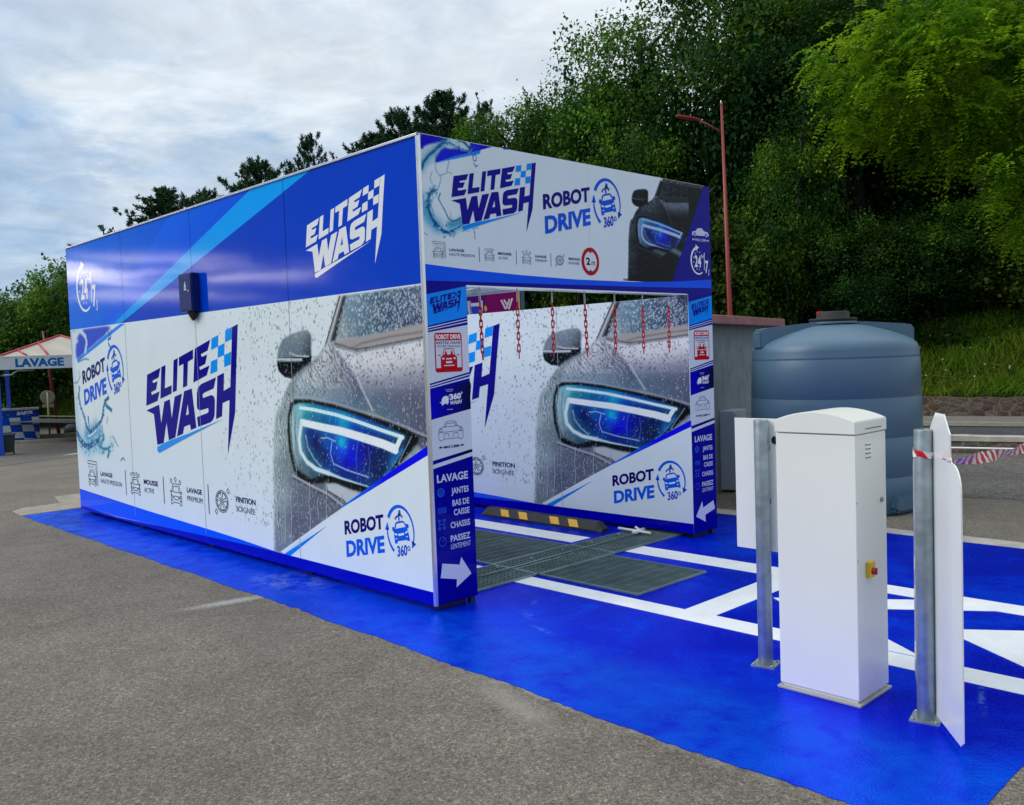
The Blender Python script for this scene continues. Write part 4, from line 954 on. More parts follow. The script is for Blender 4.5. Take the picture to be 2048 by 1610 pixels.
# header above the entrance
P = Print()
P.rect(0, W, ZB, ZH, HWHITE, 0)
c = paint_header_splash(); P.raster(c.us, c.vs, c.im, .5)
P.poly([(.80, ZH), (.86, ZH), (.86, 3.2985), (.80, 3.289)], (20, 135, 238), .6)
c = paint_header_car(CAR); P.raster(c.us, c.vs, c.im, .5)
P.poly([(3.405, ZH), (W, ZH), (W, 2.40), (2.862, 2.385)], (0, 0, 136), 2)
P.poly([(0, 2.417), (.469, 2.391), (.938, 2.374), (1.55, 2.362), (2.3, 2.366), (2.9, 2.388), (W, 2.425), (W, 2.345), (2.4, 2.327), (0, 2.303)], (0, 84, 232), 3)
P.poly([(0, 2.303), (2.4, 2.327), (W, 2.345), (W, ZB), (0, ZB)], (0, 0, 138), 3)
logo(P, .279, 2.893, .864, 4, (12, 0, 138), (0, 140, 236), (0, 140, 236))
emblem(P, 1.207, 2.888, 1.0, 4, HWHITE, (14, 0, 122), (0, 84, 214), (0, 70, 190))
icons_row(P, .3645, -.030, .372, 2.323, 4, (96, 106, 118), (40, 44, 104), (70, 78, 112), .009)
# height limit roundel
P.disc(1.745, 2.514, .110, .1135, (178, 0, 26), 4, 40); P.disc(1.745, 2.514, .078, .082, (214, 222, 228), 5, 36)
P.text('2', 1.690, 2.484, .052, .062, (10, 12, 24), 6, .04); P.text('m', 1.757, 2.484, .045, .048, (10, 12, 24), 6, .01)
P.poly([(1.728, 2.596), (1.762, 2.596), (1.745, 2.578)], (10, 12, 24), 6); P.poly([(1.728, 2.432), (1.762, 2.432), (1.745, 2.450)], (10, 12, 24), 6)
clock247(P, 3.285, 2.595, .235, 4)
# length limit
LW = (196, 206, 230)
P.poly([(3.190, 2.838), (3.200, 2.860), (3.250, 2.868), (3.285, 2.896), (3.350, 2.900), (3.385, 2.876), (3.450, 2.866), (3.466, 2.846), (3.460, 2.832), (3.195, 2.826)], LW, 4)
for a in (3.235, 3.420): P.disc(a, 2.832, .022, .022, (10, 20, 170), 5, 16); P.disc(a, 2.832, .014, .014, (150, 170, 220), 6, 14)
P.text('MAX 5.30M', 3.245, 2.776, .170, .026, LW, 4, .02)
for a, m in ((3.192, 1), (3.466, -1)): P.stroke([(a+m*.045, 2.789), (a+m*.015, 2.789)], .008, LW, 4); P.poly([(a, 2.789), (a+m*.017, 2.802), (a+m*.017, 2.776)], LW, 4)
P.rect(1.744, 1.748, 2.62, ZH, (196, 203, 209), 1)
header = MB().box(0.001, W, 0.0, .13, ZB, ZH).build('header', M_NAVY, bay)
P.build('printed_skin', front_map(-.0005), M_PRINTF, header)
MB().box(TH+.004, INX-.004, 0.004, .128, ZB-.012, ZB-.001).build('soffit_profile', M_ALU, bay)
MB().box(1.68, 1.81, .14, 6.9, 2.342, 2.404, bev=.008).build('overhead_rail', M_GALV, bay)
MB().box(TH+.02, INX-.02, 6.78, 6.90, 2.342, 2.404, bev=.008).build('rear_beam', M_GALV, bay)
# feet
for x0 in (0.05, INX+.05):
    for y in (.04, 1.7, 3.5, 5.2, 6.75):
        MB().box(x0, x0+.26, y, y+.09, .004, Z0+.01).build('foot', M_BLACK, bay)
for x0 in (.33, W-.07):
    MB().box(x0, x0+.04, .01, .05, .004, Z0).build('foot', M_DARK, bay)
# electric box on the near wall
jb = MB().box(-.080, -.003, 3.397, 3.668, 2.302, 2.665, bev=.006).build('junction_box', M_NAVYB, bay)
MB().box(-.087, -.0805, 3.405, 3.66, 2.310, 2.657, bev=.003).build('door', M_NAVYB, jb)
P = Print(); P.poly([(3.50, 2.53), (3.545, 2.53), (3.522, 2.592)], (190, 200, 215), 1); P.rect(3.499, 3.546, 2.505, 2.521, (190, 200, 215), 1)
P.build('warning_label', lambda u, v, l: (-.0878, u, v), M_PRINT, jb)
MB().lathe([(0, 0), (.008, 0), (.008, .010), (0, .012)], seg=12, M=Matrix.Translation((-.087, 3.44, 2.49)) @ Matrix.Rotation(math.radians(-90), 4, 'Y')).build('lock', M_ALU, jb)
for i, (y, sag) in enumerate(((3.44, .05), (3.48, .07), (3.52, .08), (3.55, .06))):
    pts = [Vector((-.055+.052*t, y-.03*i*t, 2.302-sag*math.sin(math.pi*min(1, t*1.1)))) for t in [k/10 for k in range(11)]]
    MB().tube(pts, .011, 8).build('cable', M_BLACK, jb)

# ------------------------------------------------------------------ ground materials
def tex_nodes(nt):
    N, Lk = nt.nodes, nt.links
    tc = N.new('ShaderNodeTexCoord')
    def noise(scale, detail=5, rough=.55, dist=0.0, vec=None):
        n = N.new('ShaderNodeTexNoise'); n.inputs['Scale'].default_value = scale; n.inputs['Detail'].default_value = detail
        n.inputs['Roughness'].default_value = rough; n.inputs['Distortion'].default_value = dist
        Lk.new(vec or tc.outputs['Object'], n.inputs['Vector']); return n.outputs['Fac']
    def voro(scale, feature='F1', out='Distance', rnd=1.0):
        n = N.new('ShaderNodeTexVoronoi'); n.feature = feature; n.inputs['Scale'].default_value = scale; n.inputs['Randomness'].default_value = rnd
        Lk.new(tc.outputs['Object'], n.inputs['Vector']); return n.outputs[out]
    def ramp(fac, stops):
        n = N.new('ShaderNodeValToRGB'); e = n.color_ramp.elements
        while len(e) < len(stops): e.new(0.5)
        for i, (p, c) in enumerate(stops): e[i].position = p; e[i].color = (c if isinstance(c, tuple) else (c, c, c))+(1,)
        Lk.new(fac, n.inputs['Fac']); return n.outputs['Color']
    def mix(fac, a, b, mode='MIX'):
        n = N.new('ShaderNodeMix'); n.data_type = 'RGBA'; n.blend_type = mode
        for i, v in ((0, fac), (6, a), (7, b)):
            if isinstance(v, float): n.inputs[i].default_value = v
            elif isinstance(v, tuple): n.inputs[i].default_value = v+(1,)
            else: Lk.new(v, n.inputs[i])
        return n.outputs[2]
    def m(op, a, b=None):
        n = N.new('ShaderNodeMath'); n.operation = op
        for i, v in enumerate((a, b)):
            if v is None: continue
            if isinstance(v, (int, float)): n.inputs[i].default_value = v
            else: Lk.new(v, n.inputs[i])
        return n.outputs[0]
    def rng(v, a, b, c=0.0, d=1.0):
        n = N.new('ShaderNodeMapRange'); n.interpolation_type = 'SMOOTHSTEP'; Lk.new(v, n.inputs[0])
        for i, x in enumerate((a, b, c, d)): n.inputs[i+1].default_value = x
        return n.outputs[0]
    def ell(cx, cy, ang, rx, ry, soft=1.0):
        """1 inside an elongated patch of the ground"""
        mp = N.new('ShaderNodeMapping'); mp.vector_type = 'TEXTURE'
        mp.inputs['Location'].default_value = (cx, cy, 0); mp.inputs['Rotation'].default_value = (0, 0, math.radians(ang)); mp.inputs['Scale'].default_value = (rx, ry, 1)
        Lk.new(tc.outputs['Object'], mp.inputs[0])
        s = N.new('ShaderNodeSeparateXYZ'); Lk.new(mp.outputs[0], s.inputs[0])
        d = m('SQRT', m('ADD', m('MULTIPLY', s.outputs[0], s.outputs[0]), m('MULTIPLY', s.outputs[1], s.outputs[1])))
        return rng(d, 1.0, 1.0-soft)
    def bump(h, strength, dist, prev=None):
        b = N.new('ShaderNodeBump'); b.inputs['Strength'].default_value = strength; b.inputs['Distance'].default_value = dist
        Lk.new(h, b.inputs['Height'])
        if prev: Lk.new(prev, b.inputs['Normal'])
        return b.outputs['Normal']
    return tc, noise, voro, ramp, mix, m, rng, ell, bump

def asphalt(name, base, rough=.85, grain=150.0, stains=True):
    M, nt, b = node_mat(name)
    tc, noise, voro, ramp, mix, m, rng, ell, bump = tex_nodes(nt)
    g = voro(grain, 'F1', 'Color'); gd = voro(grain); g2 = voro(grain*.45, 'F1', 'Color')
    lum = nt.nodes.new('ShaderNodeSeparateColor'); nt.links.new(g, lum.inputs[0])
    l2 = nt.nodes.new('ShaderNodeSeparateColor'); nt.links.new(g2, l2.inputs[0])
    s = m('ADD', m('MULTIPLY', lum.outputs[0], .65), m('MULTIPLY', l2.outputs[1], .35))
    k = lambda q: tuple(v*q for v in base)
    c = ramp(s, [(.12, k(.50)), (.45, k(.92)), (.72, k(1.2)), (.93, tuple(v*1.8+.03 for v in base))])
    big = noise(.55, 5, .6); mid = noise(3.0, 6, .65)
    c = mix(1.0, c, ramp(big, [(.3, (.80, .79, .77)), (.7, (1.16, 1.15, 1.14))]), 'MULTIPLY')
    c = mix(1.0, c, ramp(mid, [(.3, .86), (.7, 1.1)]), 'MULTIPLY')
    if stains:
        wob = m('ADD', .35, m('MULTIPLY', mid, 1.0))
        for cx, cy, a, rx, ry, v, f in ((-2.05, -2.1, 35, .55, .28, (.06, .057, .052), .5), (-1.9, 1.9, 10, .5, .05, (.06, .057, .052), .45), (-.95, .6, 60, .8, .3, (.11, .107, .10), .4), (-.80, -1.6, 75, .65, .14, (.30, .28, .24), .65)):
            c = mix(m('MULTIPLY', ell(cx, cy, a, rx, ry), m('MULTIPLY', wob, f)), c, v)
        c = mix(m('MULTIPLY', m('MULTIPLY', ell(-.80, 1.455, -12, .52, .11, 1.0), rng(noise(70, 6, .75), .30, .72)), .95), c, (.60, .61, .60))
        c = mix(m('MULTIPLY', m('MULTIPLY', ell(-.62, -1.75, 88, 1.9, .10), rng(noise(9, 5), .38, .65)), .6), c, (.34, .32, .27))
    nt.links.new(c, b.inputs['Base Color'])
    b.inputs['Roughness'].default_value = rough
    b.inputs['Specular IOR Level'].default_value = 0.25
    nt.links.new(bump(gd, .55, .006, bump(noise(14, 4), .25, .012)), b.inputs['Normal'])
    return M

M_ASPH = asphalt('asphalt', (.162, .143, .119))
M_ROAD = asphalt('road_asphalt', (.085, .09, .10), .8, 90, False)
M_ASPH2 = asphalt('old_asphalt', (.12, .112, .105), .8, 70, False)

def concrete(name, base):
    M, nt, b = node_mat(name)
    tc, noise, voro, ramp, mix, m, rng, ell, bump = tex_nodes(nt)
    c = ramp(noise(5, 8, .65), [(.3, tuple(v*.72 for v in base)), (.7, tuple(min(1, v*1.18) for v in base))])
    c = mix(1.0, c, ramp(noise(60, 3), [(.3, .85), (.7, 1.08)]), 'MULTIPLY')
    nt.links.new(c, b.inputs['Base Color']); b.inputs['Roughness'].default_value = .85
    nt.links.new(bump(noise(45, 5), .35, .008), b.inputs['Normal'])
    return M
M_CONC = concrete('concrete', (.40, .375, .33))
M_CONCD = concrete('grey_render', (.20, .24, .27))

def blue_paint():
    M, nt, b = node_mat('blue_floor_paint')
    tc, noise, voro, ramp, mix, m, rng, ell, bump = tex_nodes(nt)
    n1 = noise(.9, 6, .6, .4); n2 = noise(5, 7, .65, .3); n3 = noise(22, 5, .6)
    c = ramp(n1, [(.30, (.0, .004, .62)), (.5, (.0, .020, .76)), (.70, (.0, .065, .86))])
    c = mix(m('MULTIPLY', rng(n2, .54, .76), .35), c, (.0, .13, .96))
    # sky sheen painted in along the left edge; a worn spot by the wall
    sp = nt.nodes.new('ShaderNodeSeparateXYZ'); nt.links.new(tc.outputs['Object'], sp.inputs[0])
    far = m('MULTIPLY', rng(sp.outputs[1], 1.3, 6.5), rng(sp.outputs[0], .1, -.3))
    c = mix(m('MULTIPLY', m('MULTIPLY', rng(sp.outputs[0], .25, -.15), rng(n2, .2, .6)), .75), c, (.0, .115, .86))  # lighter blue stands in for sky reflected left of the wall
    c = mix(m('MULTIPLY', m('MULTIPLY', far, rng(n2, .25, .7)), .55), c, (.07, .20, .85))  # paler further back: glancing sheen put into the colour
    c = mix(m('MULTIPLY', m('MULTIPLY', ell(-.2, 1.62, 95, .62, .34), rng(m('ADD', m('MULTIPLY', n2, .6), m('MULTIPLY', n3, .4)), .44, .60)), .55), c, (.36, .42, .70))
    for cx, cy, a, rx, ry in ((.35, -.55, 60, .16, .05), (.62, -.35, 30, .12, .04), (.18, -.85, 80, .2, .035), (.75, -3.3, 20, .30, .03)):
        c = mix(m('MULTIPLY', m('MULTIPLY', ell(cx, cy, a, rx, ry), rng(n3, .42, .62)), .5), c, (.18, .36, .85))
    vs = voro(55, 'F1', 'Distance')
    c = mix(m('MULTIPLY', rng(vs, .05, .03), rng(noise(7, 2), .60, .66)), c, (.6, .7, .9))
    nt.links.new(c, b.inputs['Base Color'])
    nt.links.new(rng(m('ADD', m('MULTIPLY', n1, .5), m('MULTIPLY', n2, .5)), .35, .66, .13, .34), b.inputs['Roughness'])
    b.inputs['Metallic'].default_value = .55; b.inputs['Specular IOR Level'].default_value = .1; b.inputs['Specular Tint'].default_value = (.15, .4, 1, 1)
    g = voro(95)
    nt.links.new(bump(g, .45, .004, bump(noise(30, 4), .16, .008)), b.inputs['Normal'])
    return M
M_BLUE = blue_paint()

def white_paint():
    M, nt, b = node_mat('white_floor_paint')
    tc, noise, voro, ramp, mix, m, rng, ell, bump = tex_nodes(nt)
    c = ramp(noise(4, 7, .65), [(.3, (.66, .69, .72)), (.7, (.80, .82, .84))])
    c = mix(m('MULTIPLY', rng(noise(38, 3), .66, .74), .35), c, (.2, .25, .55))
    nt.links.new(c, b.inputs['Base Color']); b.inputs['Roughness'].default_value = .45
    nt.links.new(bump(voro(95), .2, .004), b.inputs['Normal'])
    return M
M_WLINE = white_paint()

# ------------------------------------------------------------------ terrain
def zg(x, y): return -.045*min(max(y-9, 0), 15.6)
HN = (.966, .258); HE = (.258, -.966); H0 = (18.09, 3.61)
def hs(x, y): return (x-H0[0])*HN[0]+(y-H0[1])*HN[1]
def HP(s, t): return (H0[0]+HN[0]*s+HE[0]*t, H0[1]+HN[1]*s+HE[1]*t)
def zh(x, y):
    s = hs(x, y); b = zg(x, y)
    if s < .3: return b
    return b+.38+(.60*min(s-.3, 6) + .10*max(s-6.3, 0))+.25*math.sin(x*.9+y*.6)*min(1, s/3)

ys = [-400, -60, -20, -8, 0, 9, 24.6, 40, 120, 500]; xs = [-500, -120, -30, -10, 0, 12, 30, 120, 500]
structure(MB().sheet([[(x, y, zg(x, y)) for x in xs] for y in ys]).build('ground', M_ASPH))
# painted floor, edge slightly ragged where it meets the asphalt
def ragged(p0, p1, step, amp, seed):
    r = random.Random(seed); d = Vector(p1)-Vector(p0); n = max(2, int(d.length/step)); nn = Vector((-d.y, d.x)).normalized(); out = []
    for i in range(n): out.append(tuple(Vector(p0)+d*(i/n)+nn*(r.uniform(-amp, amp)+amp*1.5*math.sin(i*step*5.3+seed))))
    return out
edge = ragged((-.585, 7.38), (-.585, .9), .05, .006, 1)+ragged((-.585, .9), (-.65, -2.2), .04, .008, 2)+ragged((-.65, -2.2), (-.665, -3.67), .04, .008, 3)+ragged((-.665, -3.67), (4.345, -3.67), .06, .004, 4)+ragged((4.345, -3.67), (4.345, 7.42), .12, .004, 5)+[(4.345, 7.42)]
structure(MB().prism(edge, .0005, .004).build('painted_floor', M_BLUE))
# concrete margin
cm = ragged((4.345, -3.9), (4.345, 8.3), .5, 0, 6)
structure(MB().prism([(4.352, -4.2), (4.60, -4.2)]+ragged((4.60, -3.9), (4.60, 8.2), .15, .012, 7)+[(4.60, 8.2), (4.352, 8.2)], .0005, .0035).build('concrete_margin', M_CONC))
structure(MB().prism([(-.58, 7.43), (4.345, 7.47), (4.345, 8.85), (.25, 8.85), (.10, 8.12), (-.40, 8.10), (-.55, 7.9)], .0005, .0035).build('concrete_apron', concrete('worn_concrete', (.29, .255, .205))))
# white lines
def wl(pts, name='floor_marking'): structure(MB().prism(pts, .0046, .0066).build(name, M_WLINE))
wl([(.922, .172), (1.118, .172), (1.118, -1.29), (2.285, -1.29), (2.285, .165), (2.552, .165), (2.552, -3.52), (2.33, -3.52), (2.33, -2.40), (2.285, -2.345), (1.74, -1.60), (1.20, -2.395), (1.16, -2.30), (1.16, -3.52), (.925, -3.52)][:2] + [(1.118, -1.29), (2.285, -1.29), (2.285, .165), (2.552, .165), (2.552, -3.52), (2.33, -3.52), (2.33, -1.53), (1.125, -1.53), (1.15, -3.52), (.925, -3.52)])
wl([(1.74, -1.60), (2.328, -2.43), (2.328, -2.86), (1.74, -2.01), (1.152, -2.86), (1.15, -2.43)])
wl([(1.74, -2.74), (2.30, -3.55), (1.90, -3.55), (1.74, -3.20), (1.55, -3.55), (1.18, -3.55)])
wl([(2.285, .80), (2.555, .80), (2.60, 6.9), (2.30, 6.9)]); wl([(.925, .752), (1.118, .752), (1.118, 6.9), (.925, 6.9)])

# ------------------------------------------------------------------ drain gratings
M_STEEL = mat('wet_grating_steel', (.18, .25, .255), .42, .35, .25, 5)
M_PIT = mat('drain_pit', (.012, .022, .026), .5, 0, .3)
def grating(x0, x1, y0, y1, px, py, label, group=None):
    o = empty('drain_grating', ((x0+x1)/2, (y0+y1)/2, 0), 0, label, 'drain grating', group)
    cx, cy = (x0+x1)/2, (y0+y1)/2
    MB().box(x0-cx, x1-cx, y0-cy, y1-cy, .0046, .006).build('pit', M_PIT, o)
    m = MB()
    nx = int((x1-x0)/px); ny = int((y1-y0)/py)
    for i in range(nx+1): X = x0-cx+(x1-x0)*i/nx; m.box(X-.0022, X+.0022, y0-cy, y1-cy, .006, .020)
    for j in range(ny+1): Y = y0-cy+(y1-y0)*j/ny; m.box(x0-cx, x1-cx, Y-.002, Y+.002, .006, .0185)
    m.build('bars', M_STEEL, o)
    f = MB()
    for a, b_, c, d in ((x0, x0+.012, y0, y1), (x1-.012, x1, y0, y1), (x0+.012, x1-.012, y0, y0+.012), (x0+.012, x1-.012, y1-.012, y1)): f.box(a-cx, b_-cx, c-cy, d-cy, .0062, .0205)
    f.build('frame', M_STEEL, o); return o
grating(1.19, 2.06, -.835, .155, .034, .11, 'wide dark steel floor grating outside the entrance in front of the cross channel', 'floor drain gratings')
grating(1.19, 2.15, .715, 2.05, .034, .11, 'wide dark steel floor grating inside the bay behind the cross channel', 'floor drain gratings')
grating(2.165, 3.39, .175, .70, .045, .045, 'light square-mesh steel grating by the far column with white pipe fittings', 'floor drain gratings')
grating(.40, 1.18, .175, .70, .045, .045, 'light square-mesh steel grating beside the near column with the right-pointing arrow', 'floor drain gratings')
grating(1.19, 2.155, .165, .705, .045, .045, 'square-mesh steel grating in the middle of the cross channel, crossed by the spray pipe', 'floor drain gratings')
# spray pipe lying across the channel
sp = empty('spray_pipe', (1.9, .45, 0), 0, 'long thin spray pipe lying across the floor gratings with white fittings at its end', 'pipe')
MB().tube([(-1.1, -.01, .032), (1.0, .045, .032)], .006, 8).build('tube', M_STEEL, sp)
MB().box(-.72, .0, -.022, -.016, .021, .027, M=Matrix.Rotation(.026, 4, 'Z')).build('edge_strip', M_ALU, sp)
MW = mat('white_plastic', (.72, .74, .74), .4, 0, .05)
fit = MB().tube([(1.0, -.10, .045), (1.02, .30, .045)], .014, 8).tube([(.93, .045, .045), (1.10, .055, .045)], .022, 8).tube([(1.01, .02, .05), (1.06, .12, .07)], .012, 8)
fit.build('fitting', MW, sp)
for k in range(5): MB().lathe([(0, .052), (.012, .052), (.008, .075), (0, .075)], (-.9+.4*k, -.005+.010*k), 10).build('nozzle', M_STEEL, sp)

# ------------------------------------------------------------------ wheel stop
M_RUB = mat('black_rubber_stop', (.016, .016, .017), .55, 0, .25, 30, .4, 120)
M_YEL = mat('yellow_reflector', (.80, .42, .01), .35, 0, .12, 40)
ws = empty('wheel_stop', (2.86, 1.74, 0), 0, 'black rubber wheel stop with yellow reflective patches on the blue floor', 'wheel stop')
prof = [(-.078, .004), (.078, .004), (.078, .022), (.034, .098), (-.034, .098), (-.078, .022)]
b = MB(); bm = b.bm
rows = []
for y, k in ((-.87, .35), (-.80, 1), (.80, 1), (.87, .35)):
    rows.append([bm.verts.new((a, y, .004+(z-.004)*k)) for a, z in prof])
for A, B in zip(rows, rows[1:]):
    for i in range(6): bm.faces.new((A[i], A[(i+1) % 6], B[(i+1) % 6], B[i]))
bm.faces.new(rows[0]); bm.faces.new(rows[-1]); bmesh.ops.recalc_face_normals(bm, faces=bm.faces[:])
for f in (-.62, -.36, -.10, .16, .42, .68):  # moulded tread ribs
    for q in range(4):
        y = f+q*.035
        b.prism([(-.032, .0982), (.032, .0982), (.032, .1005), (-.032, .1005)], y-.006, y+.006, axis='y')
b.build('body', M_RUB, ws)
for y in (-.50, -.24, .22, .50):
    p = MB(); nx, nz = -.090, .0445
    p.sheet([[(-.0765, y-.085, .028), (-.0765, y+.04, .028)], [(-.0385, y-.03, .0935), (-.0385, y+.095, .0935)]])
    p.build('reflector', M_YEL, ws)

# ------------------------------------------------------------------ red chains
M_CHAIN = mat('red_plastic_chain', (.55, .004, .012), .35, 0, .12, 20)
M_ZINC = mat('zinc', (.62, .63, .64), .3, .6, .1)
def link_pts(z0, z1, r, turn):
    pts = []
    for k in range(16):
        a = 2*math.pi*k/16; q = (math.copysign(abs(math.cos(a))**.7, math.cos(a))*r, math.sin(a)); h = (z1-z0)/2
        zz = (z0+z1)/2+(q[1]*r+math.copysign(h-r, q[1]) if abs(q[1]) > .3 else q[1]*(h-r)/.3*.9)
        pts.append((q[0]*math.cos(turn), q[0]*math.sin(turn), zz))
    return pts
ch = empty('red_chain', (0, 0, 0), 0, 'x', 'chain', 'red chains hanging in the entrance')
m = MB(); m.tube(link_pts(-.10, .0, .011, .5), .003, 6, closed=True); m.build('hanger', M_ZINC, ch)
m = MB(); z = -.092; k = 0
while z > -.50:
    m.tube(link_pts(z-.062, z, .0100, .75+(math.pi/2 if k % 2 else 0)), .0047, 6, closed=True); z -= .0465; k += 1
m.build('links', M_CHAIN, ch)
for i, where in enumerate(('nearest the left column', 'second from the left column, over the checkered logo', 'third from the left column, over the printed mirror', 'fourth of the seven, right of the printed mirror', 'third from the right column, over the printed windscreen', 'second from the right column', 'nearest the right column')):
    c = ch if i == 0 else copy_tree(ch)
    c.location = (.578+.3885*i, .075, ZB-.012); c.rotation_euler = (random.uniform(-.015, .015), random.uniform(-.02, .02), random.uniform(-.4, .4))
    c['label'] = 'red plastic chain hanging under the header, '+where

# ------------------------------------------------------------------ payment terminal (seen from behind)
M_CAB = mat('white_cabinet_paint', (.80, .815, .745), .30, 0, .02, 2, .05, 260)
kb = empty('payment_terminal', (.43, -2.695, 0), 0, 'tall white metal cabinet with arched lid and a red emergency switch', 'cabinet')
X0, X1, Y0, Y1 = -.168, .168, -.21, .21
MB().box(X0-.012, X1+.012, Y0-.012, Y1+.012, .004, .018, bev=.004).build('base_plate', mat('base_plate_grey', (.42, .42, .38), .5, .2), kb)
MB().box(X0+.012, X1-.012, Y0+.012, Y1-.012, .018, .04).build('plinth', M_CAB, kb)
body = MB().box(X0, X1, Y0, Y1, .032, 1.326, bev=.006, seg=3).build('body', M_CAB, kb)
N_ = 14; R_ = [(Y0-.004+(Y1-Y0+.008)*i/N_, 1.392+.046*math.sin(math.pi*i/N_)**.85) for i in range(N_+1)]
MB().prism([(Y1+.004, 1.330), (Y0-.004, 1.330)]+R_, X0-.006, X1+.006, axis='x', bev=.004).build('lid', M_CAB, kb)
M_SHADOW = mat('dark_slot', (.05, .055, .06), .6)
MB().box(X0+.10, X1-.06, Y0-.0055, Y0-.0042, 1.350, 1.354).build('slot', M_SHADOW, kb)
v = MB()
for k in range(4): v.box(X0+.105, X0+.165, Y0-.006, Y0+.002, 1.275-.021*k, 1.281-.021*k, bev=.002)
v.build('vent', M_CAB, kb)
v = MB()
for k in range(4): v.box(X0+.107, X0+.163, Y0-.0012, Y0-.0002, 1.270-.021*k, 1.2745-.021*k)
v.build('vent_slot', M_SHADOW, kb)
Ry = Matrix.Rotation(math.radians(90), 4, 'X')
MB().lathe([(0, 0), (.013, 0), (.013, .006), (.010, .008), (0, .008)], seg=20, M=Matrix.Translation((X1-.06, Y0, .985)) @ Ry).build('lock', M_GALV, kb)
sw = MB().box(X0+.092, X0+.152, Y0-.022, Y0-.0005, .620, .700, bev=.006).build('emergency_switch', mat('yellow_plastic', (.78, .50, .01), .35), kb)
MB().lathe([(0, 0), (.017, 0), (.018, .008), (.013, .014), (0, .016)], seg=20, M=Matrix.Translation((X0+.122, Y0-.022, .655)) @ Ry).box(X0+.117, X0+.127, Y0-.044, Y0-.033, .638, .672, bev=.003).build('knob', mat('red_knob', (.45, .02, .02), .35), sw)
MB().box(X1-.004, X1+.010, Y0+.01, Y1-.01, .06, 1.30, bev=.003).build('door', M_CAB, kb)
for zz in (.72, 1.0):
    MB().lathe([(0, 0), (.004, 0), (.004, .002), (0, .002)], seg=8, M=Matrix.Translation((X0+.006, Y0, zz+.0)) @ Ry).build('screw', M_STEEL, kb)

# ------------------------------------------------------------------ sign posts with white boards seen from behind
M_BOARD = mat('white_dibond', (.79, .81, .77), .14, 0, .02, 3, coat=.5)
def post(name, x, y, h, label):
    o = empty(name, (x, y, 0), 0, label, 'sign post')
    MB().lathe([(.0385, .012), (.040, .014), (.040, h-.004), (.0385, h), (.034, h), (.034, h-.004)], seg=28).build('pole', M_GALV, o)
    MB().lathe([(0, h-.004), (.034, h-.004)], seg=24).build('cap', M_BLACK, o)
    MB().box(-.065, .065, -.065, .065, .004, .012, M=Matrix.Rotation(math.radians(12), 4, 'Z')).build('base_plate', M_GALV, o)
    for a in (45, 135, 225, 315):
        MB().lathe([(0, .012), (.009, .012), (.009, .020), (0, .022)], (.072*math.cos(math.radians(a+12)), .072*math.sin(math.radians(a+12))), 6).build('bolt', M_GALV, o)
    return o
pl = post('sign_post', .512, -2.255, 1.368, 'galvanised post left of the white cabinet carrying a plain rectangular white board')
MB().box(.0425, .0465, -.245, .192, .635, 1.372, bev=.001).build('board', M_BOARD, pl)
MB().lathe([(0, 0), (.022, 0), (.022, .005), (0, .005)], seg=20, M=Matrix.Translation((.0425, -.062, 1.255)) @ Matrix.Rotation(math.radians(-90), 4, 'Y')).build('hole_plug', M_BLACK, pl)
MB().box(.036, .0425, -.03, .03, .9, .93).build('clamp', M_GALV, pl); MB().box(.036, .0425, -.03, .03, 1.2, 1.23).build('clamp', M_GALV, pl)
pr = post('sign_post', .330, -3.195, 1.362, 'galvanised post right of the white cabinet carrying a white board with a pointed top')
th = math.radians(217); dv = Vector((math.cos(th), math.sin(th))); nv = Vector((-dv.y, dv.x))
sil = [(-.31, .12), (-.26, .035), (.37, .035), (.40, .06), (.40, 1.13)]
sil += [(.40-.12+.12*math.cos(math.radians(a)), 1.13+.11*math.sin(math.radians(a))) for a in range(15, 91, 15)]
sil += [(.265, 1.262), (.262, 1.36), (.182, 1.443), (.066, 1.443), (-.02, 1.362), (-.02, 1.262), (-.20, 1.255)]
sil += [(-.20-.10*math.sin(math.radians(a)), 1.15+.10*math.cos(math.radians(a))) for a in range(15, 91, 15)]
off = Vector((.36-.330, -3.225+3.195))
Mb = Matrix(((dv.x, 0, nv.x, off.x), (dv.y, 0, nv.y, off.y), (0, 1, 0, 0), (0, 0, 0, 1)))
MB().prism(sil, -.006, 0.0, M=Mb).build('board', M_BOARD, pr)
for zz in (.5, 1.1):
    MB().box(-.02, .02, zz, zz+.03, 0, .012, M=Mb).build('clamp', M_GALV, pr)

# ------------------------------------------------------------------ barrier tape tied to the right post
def stripes():
    M, nt, b = node_mat('barrier_tape')
    N, Lk = nt.nodes, nt.links
    tc = N.new('ShaderNodeTexCoord'); at = N.new('ShaderNodeAttribute'); at.attribute_name = 'run'
    s = N.new('ShaderNodeSeparateXYZ'); Lk.new(at.outputs['Vector'], s.inputs[0])
    a = N.new('ShaderNodeMath'); a.operation = 'ADD'; Lk.new(s.outputs[0], a.inputs[0])
    k = N.new('ShaderNodeMath'); k.operation = 'MULTIPLY'; k.inputs[1].default_value = 1.0; Lk.new(s.outputs[1], k.inputs[0]); Lk.new(k.outputs[0], a.inputs[1])
    f = N.new('ShaderNodeMath'); f.operation = 'MULTIPLY'; f.inputs[1].default_value = 9.0; Lk.new(a.outputs[0], f.inputs[0])
    g = N.new('ShaderNodeMath'); g.operation = 'FRACT'; Lk.new(f.outputs[0], g.inputs[0])
    h = N.new('ShaderNodeMath'); h.operation = 'GREATER_THAN'; h.inputs[1].default_value = .5; Lk.new(g.outputs[0], h.inputs[0])
    m = N.new('ShaderNodeMix'); m.data_type = 'RGBA'; m.inputs[6].default_value = (.78, .78, .78, 1); m.inputs[7].default_value = (.60, .012, .03, 1)
    Lk.new(h.outputs[0], m.inputs[0]); Lk.new(m.outputs[2], b.inputs['Base Color']); b.inputs['Roughness'].default_value = .3
    return M
M_TAPE = stripes()
